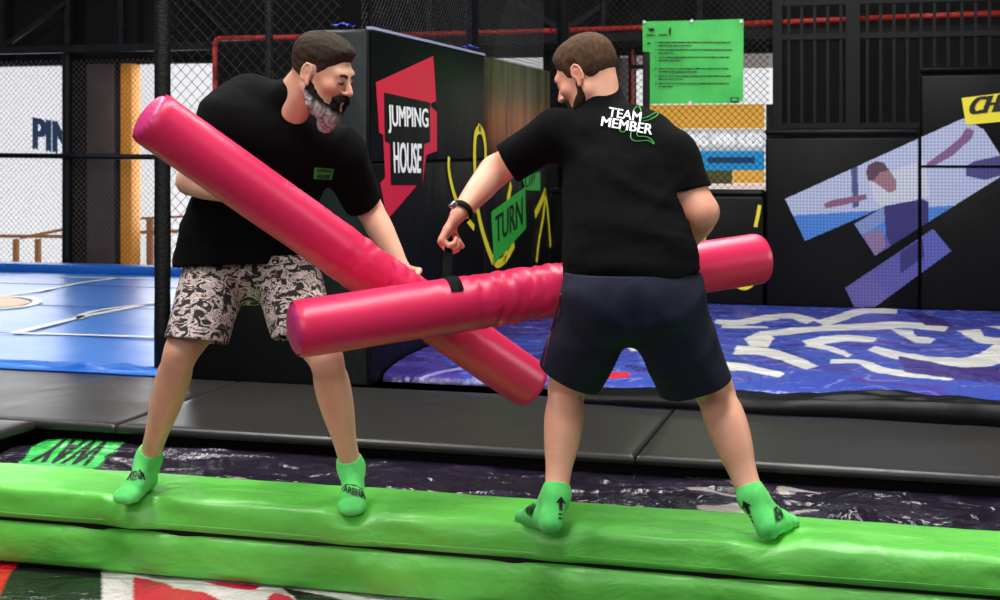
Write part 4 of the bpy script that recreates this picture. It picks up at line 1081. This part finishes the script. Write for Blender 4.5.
stroke([(511, 184), (508, 200), (506.5, 215), (507, 240), (504, 262)], .060)
stroke([(493, 256), (497, 264), (506, 258), (514, 244)], .055)
stroke([(536.5, 262), (539, 240), (543, 218), (545.5, 196)], .045)
stroke([(545.5, 191), (541, 202), (535, 215)], .060, taper=False)
stroke([(545, 191), (548, 215), (550.5, 247)], .045)
poly('green_label', [(491, 212), (525, 187), (526, 228), (494, 264)], 'leaf_print', .006)
poly('green_label', [(522, 177), (540, 172), (540, 191), (525, 190)], 'leaf_print', .008)
flat(text_on('TURN', (496.5, 243), (523.5, 224), (495.5, 217), (522.5, 197), gg(.009), .015, .1), 'lettering', M['black_print'], root)
flat(text_on('UP', (525, 188), (535.5, 184), (525, 178), (535, 174.5), gg(.011), .015, .1), 'lettering', M['black_print'], root)
# low padded block under the end of the wall
t = MB().box(PY(187, 300, YK + .05).x, x_l - .01, YK + .02, 8.0, .377, 1.02).build('low_padded_block', M['vinyl'], bevel=.03); tag(t, 'low black padded block behind the legs of the bearded man', 'block')
# netting above the dividing wall, with its posts
netobj('safety_net', (XW - .06, YW + .06, ZT + .01), (0, 1, 0), (0, 0, 1), 3.8, 1.5, .045, .0022, 'net', 'black diamond netting rising from the top of the tall dividing wall')
def xpost(px, z0, label, r=.03):
    p = PX(px, 100, XW - .07); t = MB().bar((p.x, p.y, z0), (p.x, p.y, 5.5), r, 10).build('net_post', M['foam'], smooth=True); tag(t, label, 'post')
xpost(367, ZT - .05, 'black net post standing on the near corner of the dividing wall', .024)
xpost(472, ZT - .05, 'black net post standing midway along the dividing wall', .04)
p = PY(563, 100, 10.3); t = MB().bar((p.x, p.y, 1.3), (p.x, p.y, 5.5), .045, 10).build('net_post', M['foam'], smooth=True); tag(t, 'black net post at the far end of the dividing wall', 'post')
# blue cloth corner and ribbon on the wall top
def rag(name, c, s_, label):
    vs = []; n = 9
    for j in range(n):
        for i in range(n):
            u, v = i / (n - 1) - .5, j / (n - 1) - .5
            vs.append(c + Vector((u * s_ * .9, v * s_ * 1.2, .02 + s_ * .35 * abs(noise.noise(Vector((u * 3, v * 3, s_ * 9)))) + s_ * .4 * max(0, .35 - abs(u + v * .4)))))
    fs = [(j * n + i, j * n + i + 1, (j + 1) * n + i + 1, (j + 1) * n + i) for j in range(n - 1) for i in range(n - 1)]
    me = bpy.data.meshes.new(name); me.from_pydata([tuple(v) for v in vs], [], fs); me.update(); o = link(name, me, M['royal'], None, True)
    md = o.modifiers.new('thickness', 'SOLIDIFY'); md.thickness = .004; return tag(o, label, 'cloth')
M['royal'] = mat('royal_blue_cloth', (52, 72, 176), .5)
rag('blue_cloth', Vector((PY(342, 28, YW + .06).x, YW + .08, ZT - .005)), .09, 'crumpled blue cloth lying on the near end of the dividing wall')
p = PX(470, 53, XW - .03); rag('blue_cloth', Vector((p.x, p.y, ZT + .01)), .08, 'small blue cloth scrap on top of the dividing wall midway along')
# ---- back pads and low wall ----
YL = 10.21
def zpad(name, x0, x1, z0, z1, label, y0=YL, dep=.18, m='vinyl', cat='pad', bev=.02):
    t = MB().box(x0, x1, y0, y0 + dep, z0, z1).build(name, M[m], bevel=bev); return tag(t, label, cat)
xa, xb, xc, xd = PY(549, 200, YL).x, PY(764.5, 200, YL).x, PY(919.5, 200, YL).x, PY(1080, 200, YL).x
zl = PY(740, 196, YL).z
lw = zpad('low_wall_pad', xa + .005, xb - .006, .45, zl, 'low black padded wall behind the man in navy shorts, with yellow brush marks')
zpad('wall_cap', xa + .005, xb - .006, zl + .005, zl + .045, 'black rounded cap along the low padded wall below the signs', dep=.2, m='vinyl')
mw = zpad('mural_pad', xb + .006, xc - .006, .45, PY(800, 137, YL).z, 'black wall pad carrying the left half of the halftone mural', dep=.16)
zpad('wall_cap', xb + .002, xc - .006, PY(800, 136, YL).z + .004, PY(800, 129, YL).z, 'black rounded cap on the mural wall pad', y0=YL - .02, dep=.2)
zq = PY(960, 167, YL).z
mu2 = zpad('mural_pad', xc + .006, xd, .45, zq, 'black wall pad carrying the lower right part of the halftone mural', dep=.16)
mu3 = zpad('mural_pad', xc + .006, xd, zq + .006, PY(960, 74, YL).z, 'tall black upper wall pad with the yellow tag', dep=.16)
zpad('wall_cap', xc + .002, xd, PY(960, 73, YL).z + .004, PY(960, 67, YL).z, 'black rounded cap on the tall upper wall pad', y0=YL - .02, dep=.2)
def yb(off): return lambda x, y: PY(x, y, YL - off)
def ystroke(pts, w):
    ribbon(spline([PY(x, y, YL - .003) for x, y in pts], 6), w, (0, -.0015, 0)).build('yellow_stroke', M['yellow'], lw)
ystroke([(759.8, 205), (758, 215), (755.4, 227)], .026)
ystroke([(737, 285), (745, 287), (752, 283)], .045)
ystroke([(706, 222), (704.5, 230), (704, 240)], .03)
# mural: a halftone photograph of a child leaping, printed across three pads
def mural():
    h = .0055; P1 = [(785, 199), (964, 118), (984, 130), (1003, 160), (1040, 150), (1040, 175), (1003, 175), (922, 226), (875, 256), (854, 224), (884, 207), (805, 241)]
    P3 = [(845, 288), (933, 229), (951, 251), (875, 307), (854, 307)]
    for pad, ylo, zlo, zhi, xlo, xhi in ((mw, 0, .452, 9, xb + .02, xc - .014), (mu2, 0, .452, zq - .004, xc + .014, xd), (mu3, 0, zq + .012, 9, xc + .014, xd)):
        for nm, poly_ in (('mural_print', P1), ('mural_print', P3)):
            pp = [PY(x, y, YL) for x, y in poly_]; X = np.arange(max(xlo, min(p.x for p in pp)), min(xhi, max(p.x for p in pp)) + h, h)
            Z = np.arange(max(zlo, min(p.z for p in pp)), min(zhi, max(p.z for p in pp)), h)
            if len(X) < 2 or len(Z) < 2: continue
            GX, GZ = np.meshgrid(X, Z); U, W_ = px_of(GX, np.full_like(GX, YL), GZ)
            ins = in_poly(U + .3, W_ - .3, poly_) & (GX < xhi)
            C = np.zeros(GX.shape + (4,)); up = np.clip((W_ - 150) / 60, 0, 1)[..., None]
            C[...] = np.array(lin((176, 184, 216))); 
            def blob(poly2, c, mix=1.0):
                k = in_poly(U, W_, poly2); C[k] = C[k] * (1 - mix) + np.array(lin(c)) * mix
            line = 216 - (U - 785) * .062
            C[(W_ > line)] = lin((66, 124, 206)); C[(W_ > line + 26) & (U < 930)] = lin((84, 82, 160))
            blob([(851, 166), (857, 164), (859, 206), (853, 208)], (70, 76, 128))
            blob([(870, 180), (900, 168), (925, 160), (930, 196), (905, 203), (884, 209), (874, 200)], (196, 200, 216))
            blob([(824, 204), (832, 200), (866, 194), (867, 199), (840, 206), (826, 208)], (128, 86, 116))
            blob([(867, 170), (872, 163), (880, 162), (888, 168), (896, 180), (896, 190), (889, 193), (880, 186), (870, 180)], (150, 108, 122))
            blob([(866, 172), (868, 165), (876, 161), (884, 163), (889, 170), (880, 172), (874, 180), (868, 181)], (84, 56, 74))
            blob([(926, 164), (945, 150), (960, 138), (966, 128), (974, 130), (972, 138), (952, 156), (930, 168)], (124, 88, 130))
            blob([(966, 166), (975, 161), (1003, 155), (1003, 175), (985, 180), (966, 176)], (66, 62, 124))
            blob([(884, 206), (922, 199), (929, 202), (929, 222), (915, 240), (893, 250), (886, 236)], (44, 38, 110))
            blob([(854, 224), (884, 207), (884, 222), (862, 235)], (120, 140, 190))
            blob([(862, 234), (882, 228), (886, 246), (875, 256)], (130, 110, 150))
            blob([(900, 252), (922, 238), (928, 254), (900, 274)], (46, 40, 112)); blob([(922, 236), (933, 229), (951, 251), (926, 268)], (86, 92, 176))
            blob([(845, 288), (870, 270), (888, 296), (875, 307), (854, 307)], (92, 84, 158))
            hf = .92 + .42 * np.sin((GX + GZ) * math.pi / .0235) * np.sin((GX - GZ) * math.pi / .0235); C[..., :3] *= hf[..., None]; C[..., 3] = 1
            ny, nx = GX.shape; vs = np.stack([GX, np.full_like(GX, YL - .003), GZ], -1).reshape(-1, 3); idx = np.arange(ny * nx).reshape(ny, nx)
            keep = ins[:-1, :-1]; q = np.stack([idx[:-1, :-1], idx[:-1, 1:], idx[1:, 1:], idx[1:, :-1]], -1)[keep]
            if not len(q): continue
            used = np.unique(q); mp = -np.ones(len(vs), int); mp[used] = np.arange(len(used))
            me = bpy.data.meshes.new(nm); me.from_pydata(vs[used].tolist(), [], mp[q].tolist()); me.update(); set_col(me, C.reshape(-1, 4)[used]); link(nm, me, M['mural'], pad)
mural()
MB().slab([PY(x, y, YL - .006) for x, y in ((961.5, 98), (1060, 86), (1060, 116), (966, 125))], (0, -.002, 0)).build('yellow_tag', M['yellow'], mu3)
flat(text_on('CHALLENGE', (970, 114.5), (1085, 103), (973, 97.5), (1088, 84), yb(.010), .03, .25), 'lettering', M['black_print'], mu3)
# ---- bar fence and dark wall at the upper right ----
root = empty('bar_fence', PY(885, 130, 10.6), 'tall black fence of upright bars above the mural wall', 'fence')
Yf = 10.6; x = PY(776, 100, Yf).x; x2 = PY(1010, 100, Yf).x; zf = 1.5
while x < x2: MB().box(x - .011, x + .011, Yf - .011, Yf + .011, zf, 3.3).build('bar', M['black_metal'], root); x += .094
p = PY(853, 100, Yf).x; MB().box(p - .05, p + .05, Yf - .04, Yf + .02, zf, 3.3).build('upright', M['black_metal'], root)
for z in (zf + .28, PY(800, 37, Yf).z, PY(800, 3, Yf).z): MB().box(PY(776, 100, Yf).x, x2, Yf - .02, Yf + .0, z - .02, z + .02).build('rail', M['black_metal'], root)
p = PY(777, 100, Yf); MB().box(p.x - .03, p.x + .04, Yf - .03, Yf + .03, 1.3, 3.3).build('upright', M['black_metal'], root)
t = MB().box(bx(777, 11.4), 5, 11.4, 11.46, 0, bz(800, 42, 11.4)).build('grey_board', mat('charcoal_board', (19, 20, 20), .8, spec=.2), bevel=.01); tag(t, 'charcoal board behind the bar fence', 'board')
# net and posts above the low wall
a = PY(550, 150, YL + .2); b = PY(769, 150, YL + .2)
netobj('safety_net', (a.x, YL + .2, zl + .05), (1, 0, 0), (0, 0, 1), b.x - a.x, 1.9, .052, .0026, 'net', 'black diamond netting above the low padded wall behind the green banner')
t = MB().box(PY(609, 100, 10.9).x, PY(615, 100, 10.9).x, 10.88, 10.94, 1.2, bz(612, 50, 10.9)).build('window_post', M['black_metal']); tag(t, 'thin black upright beside the narrow brown panel', 'post')
p0, p1 = PY(643.5, 52, YL + .02), PY(649.8, 110, YL + .02)
t = MB().box(p0.x, p1.x, YL - .02, YL + .03, zl + .05, p0.z).build('net_post', M['black_metal'], bevel=.004); tag(t, 'short black post in front of the left edge of the green banner', 'post')
# ---- green banner ----
YN = YL + .12
def banner():
    X0, X1 = PY(642.5, 60, YN).x, PY(743.5, 60, YN).x; Z0, Z1 = PY(700, 103.6, YN).z, PY(700, 20, YN).z
    n = 24; vs = []; fs = []
    for s_ in (0, 1):
        for j in range(n + 1):
            for i in range(n + 1):
                u, v = i / n, j / n; vs.append((X0 + (X1 - X0) * (u + .006 * (1 - v) * (0.5 - u)), YN + .004 * s_ + .010 * math.sin(u * 5 + 3 * v) * math.sin(v * 3.1) * 1.0 - .001, Z0 + (Z1 - Z0) * v + .01 * (1 - abs(2 * u - 1)) * (0 if v < .5 else -.2)))
        for j in range(n):
            for i in range(n):
                a = s_ * (n + 1) ** 2 + j * (n + 1) + i; fs.append((a, a + 1, a + n + 2, a + n + 1) if not s_ else (a, a + n + 1, a + n + 2, a + 1))
    me = bpy.data.meshes.new('banner'); me.from_pydata(vs, [], fs); me.update(); bn = link('rules_banner', me, M['poster'], None, True)
    tag(bn, 'bright green rules banner tied to the netting above the low wall', 'banner')
    def fn(x, y): return PY(x, y, YN - .014)
    def q(pts, m='black_print', name='printed_line'):
        return MB().slab([fn(*p) for p in pts], (0, -.001, 0)).build(name, M[m], bn)
    rnd = random.Random(5)
    rows = [(42.3, 731), (45.6, 692), (49.8, 732), (53, 674), (57.2, 731), (60.4, 681), (68.6, 729), (71.8, 697), (76, 731), (79.2, 684), (83.4, 729), (86.6, 673)]
    for y, xe in rows:
        xcur = 658.5; mb = MB()
        while xcur < xe - 1.5:
            w_ = rnd.uniform(2, 7); e = min(xcur + w_, xe); mb.slab([fn(xcur, y + .55), fn(e, y + .55), fn(e, y - .5), fn(xcur, y - .5)], (0, -.001, 0)); xcur = e + .8
        o = mb.build('text_line', M['black_print'], bn)
    for y in (42.3, 49.8, 57.2, 68.6, 76, 83.4): q([(655.2, y + .7), (656.4, y + .7), (656.4, y - .7), (655.2, y - .7)], name='list_dot')
    q([(647, 44.4), (650.5, 44.2), (650.5, 42.4), (647, 42.8)], name='list_dot')
    q([(646.5, 35.6), (655, 35.4), (655, 34.2), (646.5, 34.4)]); q([(659, 35.6), (667, 35.4), (667, 34.2), (659, 34.4)])
    q([(646.5, 27.2), (650, 28.6), (652, 27.6), (654.5, 29), (654, 31.2), (651, 31.6), (649, 30.8), (648.5, 29.2)], name='figure_mark')
    q([(668, 33), (669.5, 27.6), (671.4, 27.2), (670.6, 29.6), (672, 30.4), (670.4, 31.2), (671, 35.5), (669.5, 35.5), (669.2, 32.4)], name='figure_mark')
    q([(730, 97.4), (739, 97.4), (737.4, 102), (731.2, 102)], name='corner_mark'); MB().slab([PY(x, y, YN - .017) for x, y in ((731.6, 98.6), (737.4, 98.6), (736.8, 101), (732, 101))], (0, -.001, 0)).build('corner_mark', M['poster'], bn)
    for x, y in ((644.5, 22), (692, 21), (741.5, 21.5), (645.5, 102), (690.5, 102.5), (741.5, 102.5)):
        c = PY(x, y, YN - .014); MB().bar(c, c + Vector((0, -.01, 0)), .012, 10).build('eyelet', M['silver'], bn)
banner()
# ---- printed airbag behind ----
def airbag():
    h = .0105; y0 = 6.56; X, Y = np.meshgrid(np.arange(XW + .012, 3.4, h), np.arange(y0, YL - .02, h)); ny, nx = X.shape
    def nz(s, r, sd): return wob(X, Y * r, X * 0, sd, s)
    e = np.clip((Y - y0) / .35, 0, 1); Z0 = .475 + .05 * np.sqrt(e) * np.clip((YL - Y) / 1.6, .2, 1); Z = Z0 + e * (.007 * nz(4, 1.0, 1) + .0025 * nz(9, 1.2, 2))
    Z += e * .004 * (1 - np.clip(np.abs(nz(6, 2.2, 4)) * 4, 0, 1)); Z = np.maximum(Z, .457)
    U, W_ = px_of(X, Y, Z0)
    C = np.zeros((ny, nx, 4)); C[...] = lin((58, 76, 168))
    pur = nz(2.2, 1.5, 7) + (660 - U) / 200; C[pur > .5] = lin((70, 58, 140)); C[(pur > .2) & (nz(9, 1.5, 8) > .35)] = lin((58, 44, 118))
    v1 = nz(11, 1.6, 21); v2 = nz(17, 1.8, 22); C[v1 > .42] = lin((70, 60, 150)); C[(np.abs(v2) < .06) & (v1 > -.1)] = lin((112, 116, 190)); C[(v2 > .62)] = lin((46, 42, 118))
    def blob(p, c=(214, 214, 208)): C[in_poly(U, W_, p)] = lin(c)
    def band(pts, w, c=(216, 216, 210)):
        pl = spline([(a_, b_, 0) for a_, b_ in pts], 8); n = len(pl); L_, R_ = [], []
        for i, p in enumerate(pl):
            d = pl[min(i + 1, n - 1)] - pl[max(i - 1, 0)]; d.x *= .35; d.normalize(); nx_, ny_ = -d.y, d.x
            ww = w[0] + (w[1] - w[0]) * i / (n - 1) if isinstance(w, tuple) else w; L_.append((p.x + nx_ * ww * 1.3, p.y + ny_ * ww * .52)); R_.append((p.x - nx_ * ww * 1.3, p.y - ny_ * ww * .52))
        [blob([L_[i], L_[i + 1], R_[i + 1], R_[i]], c) for i in range(n - 1)]
    band([(715, 322), (740, 323), (765, 319), (790, 316), (812, 322)], (5, 7)); band([(820, 324), (845, 316), (865, 311), (897, 312)], (7, 4))
    blob([(722, 326), (768, 327), (768, 329), (722, 329)]); blob([(744, 339), (756, 334), (770, 334), (774, 339), (768, 347), (750, 346)])
    band([(760, 335), (800, 331), (850, 327), (890, 325), (920, 326), (947, 329)], (6, 6)); blob([(890, 328), (912, 330), (916, 336), (936, 338), (930, 343), (916, 343), (900, 335)])
    blob([(956, 331), (980, 330), (984, 336), (1003, 338), (1003, 345), (980, 343)]); blob([(985, 327), (1003, 327), (1003, 331)])
    band([(806, 344), (830, 340), (850, 339), (876, 341)], (7, 5)); band([(808, 344), (830, 349), (850, 356)], (5, 3))
    band([(871, 349), (900, 356), (930, 361), (965, 363), (990, 358), (1010, 348)], (5, 14)); band([(735, 350), (765, 352), (790, 359), (812, 368)], (9, 6))
    band([(830, 361), (860, 362), (880, 370), (915, 375), (955, 378), (985, 374), (1010, 370)], (4, 8)); band([(690, 366), (735, 367), (755, 370), (782, 376)], (9, 4))
    band([(626, 338), (632, 342), (640, 352)], (10, 6)); band([(560, 325), (600, 330), (640, 338)], (3, 3)); band([(420, 378), (450, 370), (500, 364)], (2, 2), (150, 140, 190))
    blob([(898, 356), (960, 368), (1000, 366), (1003, 384), (960, 382), (905, 372)], (60, 44, 120)); blob([(905, 312), (940, 318), (958, 328), (925, 325)], (56, 44, 112))
    blob([(606, 372), (628, 372), (632, 377), (608, 379)], (196, 40, 70)); blob([(640, 354), (700, 344), (720, 360), (660, 366)], (66, 60, 150))
    vs = np.stack([X, Y, Z], -1).reshape(-1, 3); idx = np.arange(ny * nx).reshape(ny, nx)
    q = np.stack([idx[:-1, :-1], idx[:-1, 1:], idx[1:, 1:], idx[1:, :-1]], -1).reshape(-1, 4)
    # skirt at the front
    b0 = len(vs); vs = np.concatenate([vs, np.stack([X[0], Y[0] - .01, np.full(nx, .45)], -1)]); C2 = np.concatenate([C.reshape(-1, 4), np.repeat(np.array([lin((40, 32, 76))]), nx, 0)])
    sk = np.stack([b0 + np.arange(nx - 1), b0 + np.arange(1, nx), idx[0, 1:], idx[0, :-1]], -1)
    me = bpy.data.meshes.new('airbag'); me.from_pydata(vs.tolist(), [], np.concatenate([q, sk]).tolist()); me.update(); set_col(me, C2)
    return tag(link('printed_airbag', me, M['tarp'], None, True), 'crumpled blue and purple airbag with white swirls beyond the floor pads', 'inflatable')
airbag()
# crumpled black cover edge in front of the airbag
def cover():
    x0 = PY(560, 395, 6.3).x; X, U = np.meshgrid(np.arange(x0, 3.4, .018), np.linspace(0, 1, 16)); g = np.clip((X - x0) / 1.6, 0, 1)
    Y = 6.22 - .10 * g + (.22 + .02 * g) * U + .016 * wob(X, U * .3, X * 0, 3, 8); A = (.040 + .035 * g)
    Z = .452 + A * np.sin(np.clip(U * 7.0, 0, 1) * math.pi / 2) * (1 + .16 * wob(X, U * .2, X * 0, 5, 7)) + .014 * wob(X, U * 1.3, X * 0, 6, 17) * np.clip(U * 3, 0, 1) + .004
    ny, nx = X.shape; idx = np.arange(ny * nx).reshape(ny, nx); q = np.stack([idx[:-1, :-1], idx[:-1, 1:], idx[1:, 1:], idx[1:, :-1]], -1).reshape(-1, 4)
    me = bpy.data.meshes.new('cover'); me.from_pydata(np.stack([X, Y, Z], -1).reshape(-1, 3).tolist(), [], q.tolist()); me.update()
    o = link('cover_roll', me, M['vinyl'], None, True); md = o.modifiers.new('thickness', 'SOLIDIFY'); md.thickness = .005; return tag(o, 'crumpled black vinyl cover edge along the front of the printed airbag', 'cover')
cover()
struct('trim_3', MB().box(XW, 5, YK + .2, YL, 0, .40), M['black_metal'])
struct('trim_4', MB().box(-10.5, XW - .3, YK + .04, 11.58, 0, .375), M['black_metal'])

# ======================= BATONS =======================
def baton(name, a, b, R, label, band=None, seed=0, wr=(.35, .75)):
    a, b = Vector(a), Vector(b); ax = (b - a).normalized(); L = (b - a).length
    u = ax.cross(Vector((0, 0, 1))).normalized(); v = u.cross(ax); root = empty(name, a.lerp(b, .5), label, 'padded baton')
    n = 64; rr = .032
    def ringpos(s, r, k): t = 2 * math.pi * k / n; return a + ax * s + (u * math.cos(t) + v * math.sin(t)) * r
    prof = []
    m = 150
    for i in range(m + 1): prof.append(.012 + (L - .024) * i / m)
    vs = []; fs = []
    for s in prof:
        e = min(s, L - s); base = R - (0 if e > rr else rr * (1 - math.sqrt(max(0, 1 - (1 - e / rr) ** 2))) * .8)
        tt = s / L; w = math.exp(-((tt - (wr[0] + wr[1]) / 2) / ((wr[1] - wr[0]) / 2)) ** 4)
        for k in range(n):
            t = 2 * math.pi * k / n; q = Vector((s * 22 + seed + .25 * math.sin(t + seed), math.cos(t) * .45, math.sin(t) * .45)); q2 = Vector((s * 55 + seed + .5 * math.sin(2 * t), math.cos(t) * .6 + s * 2, math.sin(t) * .6))
            d = .0016 * noise.noise(Vector((s * 4 + seed, math.cos(t), math.sin(t)))) + w * (-.0055 * max(0, 1 - 4 * abs(noise.noise(q))) + -.0030 * max(0, 1 - 3 * abs(noise.noise(q2))) + .001)
            vs.append(ringpos(s, base + d, k))
    for i in range(m):
        for k in range(n): fs.append((i * n + k, i * n + (k + 1) % n, (i + 1) * n + (k + 1) % n, (i + 1) * n + k))
    mb = MB().add(vs, fs); mb.build('cover', M['pink'], root, smooth=True)
    for side, (o, dr) in enumerate(((a, ax), (b, -ax))):
        vs = []; fs = []; st = [(.016, R - .010), (.010, R - .013), (.004, R - .020), (.0, R - .030), (-.004, R - .045), (-.007, R * .25), (-.008, .001)]
        for s, r in st:
            for k in range(n):
                t = 2 * math.pi * k / n; vs.append(o + dr * s + (u * math.cos(t) + v * math.sin(t)) * (r + .0012 * math.sin(k * 1.9)))
        for i in range(len(st) - 1):
            for k in range(n): fs.append((i * n + k, i * n + (k + 1) % n, (i + 1) * n + (k + 1) % n, (i + 1) * n + k))
        MB().add(vs, fs).build('end_cap', M['pink_cap'], root, smooth=True)
    if band is not None:
        s0, hand_p = band; vs = []; fs = []; nb_ = 40
        # loop around the baton
        for i in range(nb_):
            t = math.pi * (.5 + .30 * (2 * i / (nb_ - 1) - 1))
            for ds in (-.020, .020):
                for r in (R - .004, R + .004): vs.append(a + ax * (s0 + ds + .010 * math.sin(t)) + (u * math.cos(t) + v * math.sin(t)) * r)
        for i in range(nb_ - 1):
            j = i + 1; c, d = 4 * i, 4 * j
            for p_, q_ in ((1, 3), (3, 2), (2, 0), (0, 1)): fs.append((c + p_, c + q_, d + q_, d + p_))
        st = MB().add(vs, fs).build('strap', M['strap'], root, smooth=True)
        # loop up to the hand
        top = a + ax * s0 + v * (R + .002); hp = Vector(hand_p); mb = MB()
        for off in (-.006, .006):
            pts = spline([top + ax * off * .6, top.lerp(hp, .45) + ax * off, hp + ax * off * .3, hp + (hp - top).normalized() * .03], 5)
            for p_, q_ in zip(pts, pts[1:]): mb.beam(p_, q_, .018, .004, up=u)
        mb.build('grip_loop', M['strap'], st)
    return root
man_in_scrap_shorts(); _, hb = man_in_navy_shorts()
B0, B1 = P(291, 330, 4.13), P(763, 258, 4.74)
baton('pugil_baton', B0, B1, .086, 'pink padded baton held nearly level in front, with a black hand strap', band=(.50, P(449, 240, 4.405)), seed=2, wr=(.30, .68))
baton('pugil_baton', P(146, 114, 4.08), P(533, 387, 4.76), .084, 'pink padded baton slanting steeply down to the right, behind the level one', seed=9, wr=(.42, .80))

# ======================= LIGHT =======================
def area(name, loc, size, size_y, e, rot=(0, 0, 0), col=(1, 1, 1)):
    l = bpy.data.lights.new(name, 'AREA'); l.shape = 'RECTANGLE'; l.size = size; l.size_y = size_y; l.energy = e; l.color = col
    o = bpy.data.objects.new(name, l); COL.objects.link(o); o.location = loc; o.rotation_euler = rot
for (x, y) in ((-4.2, 2.6), (-.6, 2.6), (-4.2, 6.0), (-.2, 6.0)):
    area('ceiling_lamp', (x, y, 5.3), .9, 2.8, 190, col=(1, .98, .95))
for (x, y) in ((-7.5, 9), (-.5, 9.0)): area('ceiling_lamp', (x, y, 5.3), .5, 2.2, 60)
area('fill_light', (-1.5, -2.0, 3.2), 5, 2.4, 120, rot=(math.radians(62), 0, 0), col=(1, .99, .97))  # added soft frontal fill behind the camera, not a real window
area('fill_light', (6.4, 5.2, 3.0), 4, 2.0, 170, rot=(math.radians(78), 0, math.radians(90)), col=(1, .98, .95))  # added fill from the right to brighten the dividing wall and right-hand man
area('opening_daylight', (PY(60, 150, 12.3).x, 12.3, 1.7), 3.0, 1.8, 60, rot=(math.radians(-90), 0, 0), col=(.97, .98, 1))
w = bpy.data.worlds.new('room_air'); SC.world = w; w.use_nodes = True
w.node_tree.nodes['Background'].inputs[0].default_value = (.75, .78, .82, 1); w.node_tree.nodes['Background'].inputs[1].default_value = .12
vs_ = SC.view_settings; vs_.view_transform = 'Standard'; vs_.look = 'None'; vs_.exposure = 0; vs_.gamma = 1; vs_.use_curve_mapping = False
